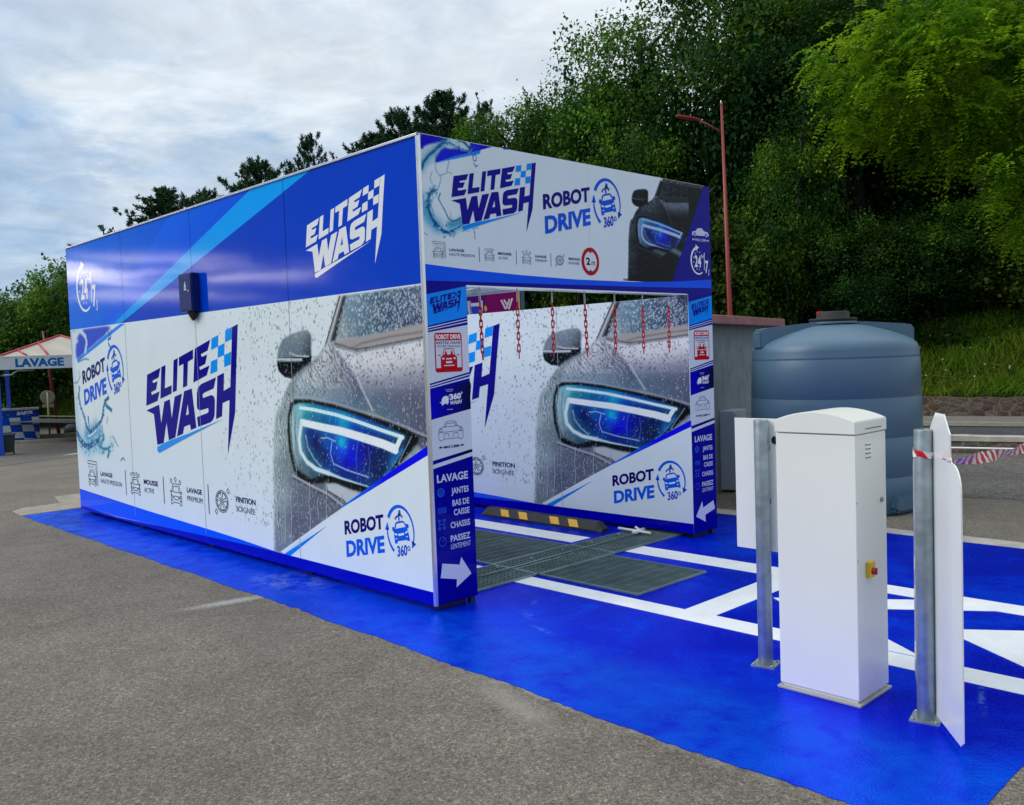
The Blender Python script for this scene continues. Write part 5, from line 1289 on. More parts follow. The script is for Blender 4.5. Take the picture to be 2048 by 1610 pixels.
def ribbon(name, path, widths, twist, parent):
    bm = bmesh.new(); V = []; run = []; d = 0
    for i, p in enumerate(path):
        p = Vector(p); q = Vector(path[min(i+1, len(path)-1)])-Vector(path[max(i-1, 0)]); q.normalize()
        s = Vector((0, 0, 1)); s = (s-q*s.dot(q)).normalized(); t = q.cross(s); a = twist[i]; u = s*math.cos(a)+t*math.sin(a)
        if i: d += (p-Vector(path[i-1])).length
        row = []
        for k in (-1, -.33, .33, 1):
            row.append(bm.verts.new(p+u*widths[i]/2*k+t*.004*math.sin(k*3+i))); run.append((d, k*widths[i]/2+.0, 0))
        V.append(row)
    for A, B in zip(V, V[1:]):
        for k in range(3): bm.faces.new((A[k], A[k+1], B[k+1], B[k]))
    me = bpy.data.meshes.new(name); bm.to_mesh(me); bm.free()
    at = me.attributes.new('run', 'FLOAT_VECTOR', 'POINT'); at.data.foreach_set('vector', np.array(run, np.float32).ravel())
    for p in me.polygons: p.use_smooth = True
    me.materials.append(M_TAPE); return link(name, me, parent)
tp = empty('barrier_tape', (.33, -3.195, 1.25), 0, 'red and white barrier tape tied round the right galvanised post', 'barrier tape')
loop = [(.0435*math.cos(math.radians(a)), .0435*math.sin(math.radians(a)), .012-.024*k/17) for k, a in enumerate(range(70, 334, 15))]
n = len(loop); ribbon('loop', loop, [.040-.018*k/n for k in range(n)], [.1+.1*math.sin(k) for k in range(n)], tp)
e0 = Vector(loop[-1]); neck = Vector((-.195, -.192, -.006)); path = [e0+Vector((-.004, -.006, -.002)), e0.lerp(neck, .5), neck]
e1 = Vector((2.75, .14, -.14))
base_ = neck.copy()
for k in range(1, 90):
    t = k/89; path.append(base_+(e1-base_)*t+Vector((0, 0, -.03*math.sin(math.pi*t))))
n = len(path); ribbon('strip', path, [.030, .022, .014]+[min(.056, .016+.006*k) for k in range(n-3)], [.25+.55*math.sin(k*.21)*min(1, k/6) for k in range(n)], tp)

# ------------------------------------------------------------------ water tank
M_TANK = mat('grey_blue_polyethylene', (.062, .130, .195), .42, 0, .07, 2, .06, 40)
tk = empty('water_tank', (5.60, -.17, 0), math.radians(-40.1), 'large grey-blue plastic water tank with a black screw lid', 'tank')
prof = [(.02, .004), (.86, .004), (.895, .03)]
for z0_, r0 in ((.38, .905), (.78, .897), (1.18, .888), (1.58, .876)):
    prof += [(r0, z0_-.012), (r0-.005, z0_-.004), (r0-.005, z0_+.004), (r0-.001, z0_+.012)]
prof += [(.872, 1.60), (.868, 1.66), (.85, 1.715), (.81, 1.755), (.72, 1.80), (.55, 1.862), (.36, 1.915), (.22, 1.94), (.02, 1.945)]
# leave ribs below the shoulder line where the photograph shows them
tk.scale = (1, 1, 1.025)
tank = MB().lathe(prof, seg=72).build('shell', M_TANK, tk)
for a in (0, 180):
    MB().prism([(.10, 1.80), (.80, 1.70), (.868, 1.70), (.868, 1.905), (.79, 1.925), (.28, 1.965), (.10, 1.965)], -.13, .13, axis='y', bev=.022, M=Matrix.Rotation(math.radians(a), 4, 'Z')).build('lifting_rib', M_TANK, tk)
MB().lathe([(.25, 1.945), (.255, 1.960), (.25, 1.970), (.0, 1.973)], seg=40).build('neck', M_TANK, tk)
lid = MB().lathe([(.245, 1.973), (.25, 1.981), (.255, 1.997), (.25, 2.007), (.175, 2.011), (.17, 2.075), (.16, 2.081), (0, 2.081)], seg=40).build('lid', M_BLACK, tk)
MB().box(-.176, -.12, -.022, .022, 2.050, 2.085, bev=.004).build('seal_tab', mat('red_plastic', (.6, .02, .02), .35), lid)
MB().prism([(-.28, .06), (-.22, .02), (.22, .02), (.28, .06), (.24, .22), (-.24, .22)], .80, .912, axis='y', bev=.03, M=Matrix.Rotation(math.radians(-150), 4, 'Z')).build('foot_boss', M_TANK, tk)

# ------------------------------------------------------------------ rendered block building with reddish coping, box in front of it
def rot_at(x, y, deg): return Matrix.Translation((x, y, 0)) @ Matrix.Rotation(math.radians(deg), 4, 'Z')
sd = math.degrees(math.atan2(.254, .967))
sh = empty('pump_house', (5.72, 1.35, 0), math.radians(sd), 'grey rendered block with a reddish coping behind the blue-grey tank', 'building')
MB().box(-1.5, 2.12, 0, 2.2, 0, 2.06).build('wall', M_CONCD, sh)
MB().box(-1.6, 2.48, -.16, 2.34, 2.06, 2.168, bev=.012).build('coping', concrete('red_coping', (.30, .135, .145)), sh)
cb = empty('utility_box', (5.95, 1.50-.22, 0), math.radians(sd), 'pale grey metal box standing against the rendered block', 'cabinet')
MB().box(-.30, .20, -.05, .13, .03, 1.0, bev=.006).build('body', mat('pale_grey_metal', (.36, .42, .46), .4, 0, .04), cb)
MB().box(-.285, .185, -.056, -.050, .05, .98, bev=.002).build('door', mat('pale_grey_metal_door', (.38, .44, .48), .4, 0, .04), cb)
for x in (-.26, .16): MB().lathe([(0, 0), (.008, 0), (.006, .004), (0, .004)], seg=8, M=Matrix.Translation((x, -.056, .95)) @ Ry).build('screw', M_DARK, cb)

# ------------------------------------------------------------------ red street lamp behind it
M_REDP = mat('red_lamp_paint', (.24, .026, .018), .45, 0, .15, 3)
lp = empty('street_lamp', (11.42, 4.70, 0), 0, 'tall tapering red lamp post with one lamp head, behind the rendered block', 'street lamp')
MB().tube([(0, 0, 0), (-.06, .06, 2.39), (-.12, .11, 6.47)], [.062, .050, .022], 14).build('pole', M_REDP, lp)
MB().tube([(-.105, .10, 5.90), (-.28, .35, 6.10), (-.38, .52, 6.20)], [.016, .014, .014], 8).build('arm', M_REDP, lp)
MB().prism([(-.02, -.03), (.14, -.12), (.42, -.10), (.46, .0), (.42, .10), (.14, .12), (-.02, .03)], -.015, .022, bev=.008, M=Matrix.Translation((-.34, .47, 6.19)) @ Matrix.Rotation(math.radians(121), 4, 'Z') @ Matrix.Rotation(math.radians(-14), 4, 'Y')).build('lamp_head', M_REDP, lp)
MB().tube([(-.12, .11, 6.44), (-.125, .115, 6.52)], [.03, .004], 8).build('tip', M_ZINC, lp)

# ------------------------------------------------------------------ right-hand road, walls
def strip(name, s0, s1, t0, t1, z, m, kind=True):
    P = [HP(s0, t0), HP(s0, t1), HP(s1, t1), HP(s1, t0)]
    o = MB().prism(P, z-.003, z).build(name, m)
    return structure(o) if kind else o
strip('road', -4.55, -3.0, -40, 60, .004, M_ROAD)
strip('kerb', -3.0, -2.82, -40, 60, .10, M_CONC)
strip('pavement', -2.82, -.02, -12, 30, .005, concrete('pavement_concrete', (.25, .235, .205)))
strip('old_asphalt_patch', -12.2, -7.55, -10, 12, .0035, M_ASPH2)

def stone_mat():
    M, nt, b = node_mat('rubble_stone')
    tc, noise, voro, ramp, mix, m, rng, ell, bump = tex_nodes(nt)
    N, Lk = nt.nodes, nt.links
    wv = N.new('ShaderNodeVectorMath'); wv.operation = 'ADD'
    nz = N.new('ShaderNodeTexNoise'); nz.inputs['Scale'].default_value = 2.5; Lk.new(tc.outputs['Object'], nz.inputs['Vector'])
    sc = N.new('ShaderNodeVectorMath'); sc.operation = 'SCALE'; sc.inputs['Scale'].default_value = .25; Lk.new(nz.outputs['Color'], sc.inputs[0])
    Lk.new(tc.outputs['Object'], wv.inputs[0]); Lk.new(sc.outputs[0], wv.inputs[1])
    mp = N.new('ShaderNodeMapping'); mp.inputs['Scale'].default_value = (1, 1, 1.7); Lk.new(wv.outputs[0], mp.inputs[0])
    v1 = N.new('ShaderNodeTexVoronoi'); v1.inputs['Scale'].default_value = 4.2; Lk.new(mp.outputs[0], v1.inputs['Vector'])
    v2 = N.new('ShaderNodeTexVoronoi'); v2.feature = 'DISTANCE_TO_EDGE'; v2.inputs['Scale'].default_value = 4.2; Lk.new(mp.outputs[0], v2.inputs['Vector'])
    s = N.new('ShaderNodeSeparateColor'); Lk.new(v1.outputs['Color'], s.inputs[0])
    c = ramp(s.outputs[0], [(.0, (.075, .06, .05)), (.35, (.12, .10, .075)), (.6, (.085, .045, .04)), (.8, (.15, .12, .085)), (1, (.11, .055, .03))])
    c = mix(1.0, c, ramp(noise(14, 6, .7), [(.3, .55), (.7, 1.35)]), 'MULTIPLY')
    c = mix(m('MULTIPLY', rng(v2.outputs['Distance'], .06, .02), .8), c, (.20, .175, .14))
    c = mix(m('MULTIPLY', rng(noise(5, 5), .58, .7), .6), c, (.06, .075, .025))
    Lk.new(c, b.inputs['Base Color']); b.inputs['Roughness'].default_value = .9
    Lk.new(bump(v2.outputs['Distance'], .9, .03, bump(noise(30, 5), .5, .01)), b.inputs['Normal'])
    return M
M_STONE = stone_mat()
def line_wall(name, s0, s1, t0, t1, z0, z1, m, parent=None, top_noise=0.0, seed=1):
    """low wall along the road with a slightly uneven top"""
    r = random.Random(seed); bm = bmesh.new(); n = int(abs(t1-t0)/.35); rows = []
    for i in range(n+1):
        t = t0+(t1-t0)*i/n; k = r.uniform(-top_noise, top_noise); j = r.uniform(-.012, .012) if top_noise else 0
        a = HP(s0+j, t); b_ = HP(s1, t)
        rows.append([bm.verts.new((a[0], a[1], z0)), bm.verts.new((a[0], a[1], z1+k)), bm.verts.new((b_[0], b_[1], z1+k)), bm.verts.new((b_[0], b_[1], z0))])
    for A, B in zip(rows, rows[1:]):
        for i in range(3): bm.faces.new((A[i], A[i+1], B[i+1], B[i]))
    bm.faces.new(rows[0]); bm.faces.new(rows[-1]); bmesh.ops.recalc_face_normals(bm, faces=bm.faces[:])
    me = bpy.data.meshes.new(name); bm.to_mesh(me); bm.free(); me.materials.append(m)
    return link(name, me, parent)
tag(line_wall('stone_wall', 0, .4, -14, 9, 0, .43, M_STONE, None, .035, 3), 'rubble stone retaining wall at the foot of the grassy bank', 'stone wall')
lw = empty('road_edge_wall', (0, 0, 0), 0, 'low stone wall with a pale concrete top beside the road', 'stone wall')
line_wall('wall', -7.70, -7.45, -4, 9, 0, .185, M_STONE, lw, .0, 4)
line_wall('concrete_top', -7.72, -7.42, -4, 9, .187, .262, concrete('pale_concrete', (.46, .43, .37)), lw, .008, 5)
pt = empty('white_pipe', (0, 0, 0), 0, 'thin white pipe running along the face of the low roadside wall', 'pipe')
a, b_ = HP(-7.80, -3.6), HP(-7.80, 8.5)
MB().tube([(a[0], a[1], .088), (b_[0], b_[1], .088)], .016, 8).build('tube', MW, pt)
for t in (-2.5, 0, 2.4, 4.9, 7.2):
    q = HP(-7.80, t); MB().box(q[0]-.012, q[0]+.012, q[1]-.012, q[1]+.012, 0, .085).build('bracket', M_GALV, pt)

# ------------------------------------------------------------------ hill behind the wall
def earth_mat():
    M, nt, b = node_mat('bank_earth')
    tc, noise, voro, ramp, mix, m, rng, ell, bump = tex_nodes(nt)
    c = ramp(noise(2.2, 8, .65), [(.3, (.012, .020, .006)), (.55, (.028, .045, .010)), (.75, (.05, .055, .015))])
    nt.links.new(c, b.inputs['Base Color']); b.inputs['Roughness'].default_value = .95; b.inputs['Specular IOR Level'].default_value = .1
    nt.links.new(bump(noise(9, 6), .8, .08), b.inputs['Normal'])
    return M
M_EARTH = earth_mat()
ss = [.32, .8, 1.5, 2.5, 3.5, 4.5, 6, 7.5, 10, 14, 20, 30, 45, 80]
rows = []
for i in range(57):
    t = 26-112*i/56; rows.append([(HP(s, t)[0], HP(s, t)[1], zh(*HP(s, t))) for s in ss])
structure(MB().sheet(rows, smooth=True).build('hill', M_EARTH))
# distant low ridge in the west (only mirrored in the glossy panels)
rows = []
for i in range(41):
    a = math.radians(-130+150*i/40-40); r = 260; h = 12+3.5*math.sin(i*.9)+2*math.sin(i*2.3)
    rows.append([(r*math.sin(a), r*math.cos(a), -2), (1.06*r*math.sin(a), 1.06*r*math.cos(a), h*.7), (1.25*r*math.sin(a), 1.25*r*math.cos(a), h)])
structure(MB().sheet(rows, smooth=True).build('distant_hills', mat('far_woods', (.03, .05, .06), .95, 0, .4, .05)))

# ------------------------------------------------------------------ lavage canopy
ca = empty('wash_canopy', (3.85, 25.40, -.70), math.radians(-17.0), 'older wash canopy with LAVAGE on its fascia and a red-edged translucent hipped roof', 'canopy')
M_FASC = mat('grey_fascia', (.50, .55, .58), .4, 0, .05)
M_BPOST = mat('blue_post', (.0, .06, .50), .35, 0, .08)
M_ROOFT = mat('aged_translucent_sheet', (.50, .42, .30), .5, 0, .18, 1.5)
M_ROOFW = mat('milky_sheet', (.40, .365, .30), .5, 0, .2, 1.2)
M_RTRIM = mat('red_trim', (.50, .03, .06), .4, 0, .08)
# local: x right, y away
F0, F1 = 2.60, 2.98
fw, fd = 4.2, 7.5
fs = MB().box(-1.2, fw, -.06, .04, F0, F1).box(-1.2, -1.1, .04, fd, F0, F1).box(fw-.1, fw, .04, fd, F0, F1).build('fascia', M_FASC, ca)
MB().box(-1.22, fw+.02, -.075, .05, F1, F1+.03).build('fascia_cap', M_WHITEP, fs)
P = Print(); P.text('LAVAGE', .51, 2.665, 1.32, .265, (16, 96, 168), 1, .05); P.build('lettering', lambda u, v, l: (u, -.0612, v), M_PRINT, fs)
ap = (1.78, 1.7, 3.66); rb = (1.78, 6.0, 3.66)
c00, c10, c01, c11 = (.10, -.02, F1+.03), (3.46, -.02, F1+.03), (.10, fd, F1+.03), (3.46, fd, F1+.03)
MB().sheet([[c00, c10], [ap, ap]]).build('hip_sheet', M_ROOFW, ca)
L_ = lambda p, q, t: tuple(p[i]+(q[i]-p[i])*t for i in range(3))
rf = MB()
for i in range(24):
    t0, t1 = i/24, (i+1)/24
    for lo, hi in (((c00, c01), (ap, rb)), ((c10, c11), (ap, rb))):
        a0, a1, b0, b1 = L_(*lo, t0), L_(*lo, t1), L_(*hi, t0), L_(*hi, t1); up = .035 if i % 2 else 0
        rf.sheet([[(a0[0], a0[1], a0[2]+.02), (a1[0], a1[1], a1[2]+.02+up)], [b0, (b1[0], b1[1], b1[2]+up)]])
rf.build('roof_sheet', M_ROOFT, ca)
tr = MB()
up = lambda p: (p[0], p[1]-.03, p[2]+.01)
tr.tube([up(c00), up(ap)], .03, 6).tube([up(c10), up(ap)], .03, 6)
for t in (.28, .62): tr.tube([up(L_(c00, ap, t)), up(L_(c00, c10, .08+t*.5))], .025, 6); tr.tube([up(L_(c10, ap, t)), up(L_(c10, c00, .08+t*.5))], .025, 6)
tr.build('roof_trim', M_RTRIM, ca)
for x, y in ((.0, .0), (.0, fd-.4), (fw-.2, 0), (fw-.2, fd-.4)): MB().box(x-.07, x+.07, y-.02, y+.12, 0, F0).build('post', M_BPOST, ca)
MB().tube([(.08, .06, 2.42), (.38, .06, 2.44), (.55, .06, 2.56), (1.0, .06, 2.56)], .025, 8).build('pipe', M_GALV, ca)
# painted bay wall, mural in blue and white
mw = empty('mural_wall', (6.80, 31.75, -.70), math.radians(-15.0), 'low bay wall painted in blue and white checks under the canopy', 'wall')
MB().box(-3.6, 0, .002, .22, 0, 1.12).build('wall', M_CONCD, mw)
MB().box(-3.66, .02, -.04, .26, 1.12, 1.19).build('coping', M_CONC, mw)
P = Print(); P.rect(-3.6, 0, .01, 1.115, (10, 74, 190), 0); P.quad([(-3.6, .82), (0, .82), (0, 1.115), (-3.6, 1.115)], [(20, 110, 215), (0, 40, 150), (0, 36, 140), (20, 120, 220)], 1)
cells = [[(-.98, .84), (-.62, .84), (-.60, .58), (-.94, .58)], [(-.24, .84), (0, .84), (0, .56), (-.22, .57)], [(-1.25, .56), (-.97, .57), (-.93, .32), (-1.22, .31)], [(-.58, .57), (-.21, .55), (-.16, .30), (-.55, .32)], [(-.92, .31), (-.56, .30), (-.50, .08), (-.88, .08)], [(-.16, .29), (0, .26), (0, .02), (-.10, .02)], [(-.52, .07), (-.12, .03), (-.4, .01), (-.52, .01)], [(-1.58, .80), (-1.26, .82), (-1.24, .57), (-1.56, .56)], [(-1.86, .55), (-1.56, .55), (-1.52, .30), (-1.84, .30)], [(-1.5, .30), (-1.22, .31), (-1.18, .06), (-1.48, .06)], [(-2.2, .8), (-1.9, .8), (-1.88, .56), (-2.18, .56)]]
for c in cells: P.poly(c, (198, 208, 212), 2)
P.text('BABYK', -.72, .93, .54, .13, (205, 220, 235), 2, .04, .06, .95, .2); P.rect(-.52, -.30, .88, .895, (60, 140, 210), 2)
for x, y, r in ((-1.26, .88, .03), (-1.18, .87, .018), (-1.0, .95, .015)): P.disc(x, y, r, r, (150, 210, 240), 2, 10)
P.build('mural', lambda u, v, l: (u, -.0005-l*.001, v), M_PRINT, mw)
# wheelie bin
wb = empty('wheelie_bin', (4.13, 25.72, -.70), math.radians(-18), 'dark green-black wheelie bin beside the blue canopy post', 'bin')
M_BIN = mat('bin_plastic', (.012, .022, .026), .45, 0, .15)
b = MB(); bm = b.bm; lo = [bm.verts.new(p) for p in ((-.145, -.14, .07), (.145, -.14, .07), (.145, .14, .07), (-.145, .14, .07))]; hi = [bm.verts.new(p) for p in ((-.18, -.18, .58), (.18, -.18, .58), (.18, .18, .58), (-.18, .18, .58))]
for i in range(4): bm.faces.new((lo[i], lo[(i+1) % 4], hi[(i+1) % 4], hi[i]))
bm.faces.new(lo); bm.faces.new(hi); bmesh.ops.recalc_face_normals(bm, faces=bm.faces[:]); b.build('body', M_BIN, wb)
MB().box(-.20, .20, -.21, .20, .58, .64, bev=.02).build('lid', M_BIN, wb)
for x in (-.13, .13): MB().lathe([(0, -.02), (.06, -.02), (.065, 0), (.06, .02), (0, .02)], seg=16, M=Matrix.Translation((x, .12, .066)) @ Matrix.Rotation(math.radians(90), 4, 'Y')).build('wheel', M_BLACK, wb)
# road sign seen from behind
rs = empty('road_sign', (7.40, 32.60, -.70), math.radians(-16), 'round road sign seen from the back with a small plate below it', 'road sign')
M_SGN = mat('sign_back', (.27, .27, .20), .5, .3, .1)
Rv = Matrix.Translation((0, -.02, 1.53)) @ Matrix.Rotation(math.radians(90), 4, 'X')
MB().lathe([(0, -.01), (.25, -.01), (.262, -.004), (.262, .004), (.25, .006), (0, .006)], seg=36, M=Rv).box(-.15, .15, -.035, -.024, 1.62, 1.65).box(-.15, .15, -.035, -.024, 1.38, 1.41).build('disc', M_SGN, rs)
MB().box(-.20, .20, -.022, -.008, 1.13, 1.27, bev=.003).build('plate', M_SGN, rs)
MB().tube([(0, -.045, 0), (0, -.045, 1.72)], .035, 10).build('pole', mat('sign_pole', (.34, .30, .17), .5, .2), rs)
rl = empty('leaning_pole', (7.77, 32.70, -.70), 0, 'slim dark red lamp pole leaning slightly behind the round road sign', 'pole')
MB().tube([(0, 0, 0), (-.20, .07, 2.65), (-.33, .10, 4.08)], [.07, .055, .035], 10).build('pole', mat('dark_red_paint', (.16, .012, .02), .5), rl)
MB().box(-.06, .06, -.06, .06, 0, .03).build('base', M_GALV, rl)
bd = empty('stone_ball', (8.14, 32.4, -.70), 0, 'dark round boulder with a pale rim on the grass beside the road sign', 'boulder')
MB().lathe([(0, 0), (.20, .0), (.28, .12), (.27, .26), (.20, .38), (.10, .43), (0, .44)], seg=20).build('stone', mat('dark_stone', (.045, .06, .065), .7, 0, .3, 6, .4, 20), bd)
# kerbs, dark wash apron on the left
kq = lambda a, b, w, z0, z1, n, m: structure(MB().prism([(a[0], a[1]), (b[0], b[1]), (b[0]+.28*w, b[1]+.96*w), (a[0]+.28*w, a[1]+.96*w)], z0, z1).build(n, m))
kq((5.2, 32.35), (14.0, 29.8), .22, -.70, -.56, 'kerb', concrete('sandy_kerb', (.34, .29, .19)))
kq((5.49, 30.12), (12.0, 28.0), .16, -.70, -.60, 'kerb', concrete('pale_kerb', (.42, .38, .30)))
def drape(name, quad, m, lift=.006, n=14):
    """thin sheet following the ground"""
    g = []
    for i in range(n+1):
        row = []
        for j in range(n+1):
            u, v = i/n, j/n
            x = (quad[0][0]*(1-u)+quad[3][0]*u)*(1-v)+(quad[1][0]*(1-u)+quad[2][0]*u)*v
            y = (quad[0][1]*(1-u)+quad[3][1]*u)*(1-v)+(quad[1][1]*(1-u)+quad[2][1]*u)*v
            row.append((x, y, zg(x, y)+lift))
        g.append(row)
    return structure(MB().sheet(g).build(name, m))
drape('wash_apron', [(-4, 16.2), (9.5, 23.6), (8.0, 29.2), (-4, 31)], M_ASPH2)
drape('floor_marking', [(4.6, 22.4), (5.1, 22.9), (6.6, 23.3), (6.2, 22.9)], M_WLINE, .010)

# ------------------------------------------------------------------ vegetation
def leaf_mat(name, trans=.35, rough=.55, tint=(1, 1, 1)):
    M, nt, b = node_mat(name)
    N, Lk = nt.nodes, nt.links
    at = N.new('ShaderNodeAttribute'); at.attribute_name = 'leaf'
    oi = N.new('ShaderNodeObjectInfo')
    hv = N.new('ShaderNodeHueSaturation')
    mr = N.new('ShaderNodeMapRange'); mr.inputs['To Min'].default_value = .86; mr.inputs['To Max'].default_value = 1.12; Lk.new(oi.outputs['Random'], mr.inputs['Value'])
    m2 = N.new('ShaderNodeMapRange'); m2.inputs['To Min'].default_value = .488; m2.inputs['To Max'].default_value = .504; Lk.new(oi.outputs['Random'], m2.inputs['Value'])
    Lk.new(at.outputs['Color'], hv.inputs['Color']); Lk.new(mr.outputs[0], hv.inputs['Value']); Lk.new(m2.outputs[0], hv.inputs['Hue'])
    tn = N.new('ShaderNodeMix'); tn.data_type = 'RGBA'; tn.blend_type = 'MULTIPLY'; tn.inputs[0].default_value = 1; tn.inputs[7].default_value = tint+(1,)
    Lk.new(hv.outputs[0], tn.inputs[6])
    Lk.new(tn.outputs[2], b.inputs['Base Color']); b.inputs['Roughness'].default_value = rough; b.inputs['Specular IOR Level'].default_value = .10
    tr = N.new('ShaderNodeBsdfTranslucent'); Lk.new(tn.outputs[2], tr.inputs['Color'])
    mx = N.new('ShaderNodeMixShader'); mx.inputs[0].default_value = trans
    Lk.new(b.outputs[0], mx.inputs[1]); Lk.new(tr.outputs[0], mx.inputs[2]); Lk.new(mx.outputs[0], N['Material Output'].inputs[0])
    return M

def cards(name, pos, nrm, up, ln, wd, col, m, fold=.25):
    """many small folded leaves; pos,nrm,up (n,3); ln,wd (n,); col (n,3)"""
    n = len(pos)
    up = up-(up*nrm).sum(1, keepdims=True)*nrm; up /= np.linalg.norm(up, axis=1, keepdims=True)+1e-9
    side = np.cross(nrm, up)
    L2, W2 = ln[:, None], wd[:, None]
    v = np.empty((n, 4, 3))
    v[:, 0] = pos-up*L2*.5
    v[:, 1] = pos+side*W2*.5+nrm*W2*fold
    v[:, 2] = pos+up*L2*.5
    v[:, 3] = pos-side*W2*.5+nrm*W2*fold
    me = bpy.data.meshes.new(name)
    me.vertices.add(n*4); me.vertices.foreach_set('co', v.astype(np.float32).ravel())
    me.loops.add(n*4); me.loops.foreach_set('vertex_index', np.arange(n*4, dtype=np.int32))
    me.polygons.add(n); me.polygons.foreach_set('loop_start', np.arange(0, n*4, 4, dtype=np.int32)); me.polygons.foreach_set('loop_total', np.full(n, 4, np.int32))
    me.update(calc_edges=True)
    at = me.color_attributes.new('leaf', 'FLOAT_COLOR', 'POINT')
    c = np.repeat(np.concatenate([col, np.ones((n, 1))], 1), 4, axis=0)
    at.data.foreach_set('color', c.astype(np.float32).ravel())
    me.materials.append(m); return me

def rand_dir(r, n):
    v = r.normal(size=(n, 3)); return v/np.linalg.norm(v, axis=1, keepdims=True)

def crown_mesh(name, seed, m, n_clump=210, per=185, leaf=.031, base=(.010, .060, .014), hi=(.115, .25, .013), shape='dec', low=-.9):
    """unit crown, radius about 1, centred on the origin"""
    r = np.random.default_rng(seed)
    # lobes give the outline its bays
    lob = rand_dir(r, 11); lob[:, 2] = lob[:, 2]*.8+.1
    C = []
    while len(C) < n_clump:
        d = rand_dir(r, 1)[0]; q = r.random()**.38
        k = .62+.38*np.max(np.clip((lob@d), 0, 1)**5)
        p = d*q*k*np.array([1, 1, 1.12])
        if p[2] < low: continue
        C.append(p)
    C = np.array(C); csz = r.uniform(.09, .19, n_clump)*np.array([1.0])
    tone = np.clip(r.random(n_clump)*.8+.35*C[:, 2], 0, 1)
    P = []; Nn = []; cl = []
    for p, s, t in zip(C, csz, tone):
        k = int(per*r.uniform(.6, 1.4)*(s/.14))
        q = r.normal(size=(k, 3))*s*np.array([.75, .75, .50])
        q[:, 2] -= .25*(q[:, 0]**2+q[:, 1]**2)/s
        P.append(p+q); o = p/(np.linalg.norm(p)+1e-6)
        Nn.append(o*.5+np.array([0, 0, .75])+r.normal(size=(k, 3))*.55)
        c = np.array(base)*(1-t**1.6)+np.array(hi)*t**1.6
        cl.append(c*r.uniform(.75, 1.25, (k, 1))*np.array([1, 1, 1])+r.normal(size=(k, 3))*.003)
    # sparse twigs sticking out of the outline
    for _ in range(46):
        d = rand_dir(r, 1)[0]
        if d[2] < -.3: continue
        k0 = .62+.38*np.max(np.clip((lob@d), 0, 1)**5); L0 = r.uniform(.10, .26)
        b_ = d*k0*.95*np.array([1, 1, 1.12]); dr = d*.6+np.array([0, 0, .55])+r.normal(size=3)*.3; dr /= np.linalg.norm(dr)
        k = 26; t = r.random(k)[:, None]
        P.append(b_+dr*t*L0+r.normal(size=(k, 3))*.022*(1.2-t)); Nn.append(r.normal(size=(k, 3))+np.array([0, 0, .6])); cl.append(np.array(base)*1.15*r.uniform(.8, 1.3, (k, 1)))
    P = np.concatenate(P); Nn = np.concatenate(Nn); Nn /= np.linalg.norm(Nn, axis=1, keepdims=True); cl = np.clip(np.concatenate(cl), .003, 1)
    n = len(P); up = r.normal(size=(n, 3))+np.array([0, 0, -.4])
    ln = leaf*r.uniform(.6, 1.6, n); wd = ln*r.uniform(.55, .8, n)
    return cards(name, P, Nn, up, ln, wd, cl, m)

def acacia_mesh(name, seed, m, n_br=120, per=10):
    """feathery crown: branches that end in sprays of drooping pinnate fronds"""
    r = np.random.default_rng(seed)
    lob = rand_dir(r, 10); lob[:, 2] = np.abs(lob[:, 2])*.5
    P = []; Nn = []; U = []; cl = []; ln = []; wd = []
    for _ in range(n_br):
        d = rand_dir(r, 1)[0]; q = r.random()**.30; k = .58+.44*np.max(np.clip(lob@d, 0, 1)**5)
        c0 = d*q*k*np.array([1.05, 1.05, .95]); t0 = r.random(); tone = np.array((.040, .150, .008))*(1-t0)+np.array((.27, .46, .014))*t0
        bd = d*np.array([1, 1, .2])+r.normal(size=3)*.55; bd /= np.linalg.norm(bd)
        for f in range(int(per*r.uniform(.6, 1.4))):
            c2 = c0+bd*r.uniform(-.10, .12)+r.normal(size=3)*np.array([.06, .06, .035])
            o2 = bd+r.normal(size=3)*.75; o2 /= np.linalg.norm(o2); L0 = r.uniform(.10, .18); s = np.cross(o2, (0, 0, 1)); s /= np.linalg.norm(s)+1e-6
            for j in range(7):
                t = (j+.6)/7; p = c2+o2*L0*t-np.array([0, 0, .75*L0*t*t])
                for sg in (-1, 1):
                    u = s*sg+o2*.45-np.array([0, 0, .35]); u = u/np.linalg.norm(u)
                    P.append(p+u*.024); U.append(u); Nn.append(np.cross(u, o2)*sg+np.array([0, 0, .9])+r.normal(size=3)*.45); cl.append(tone*r.uniform(.8, 1.25)); ln.append(.054*r.uniform(.8, 1.2)*(1-.3*t)); wd.append(.0205)
    P = np.array(P); Nn = np.array(Nn); Nn /= np.linalg.norm(Nn, axis=1, keepdims=True)
    return cards(name, P, Nn, np.array(U), np.array(ln), np.array(wd), np.array(cl), m, .1)

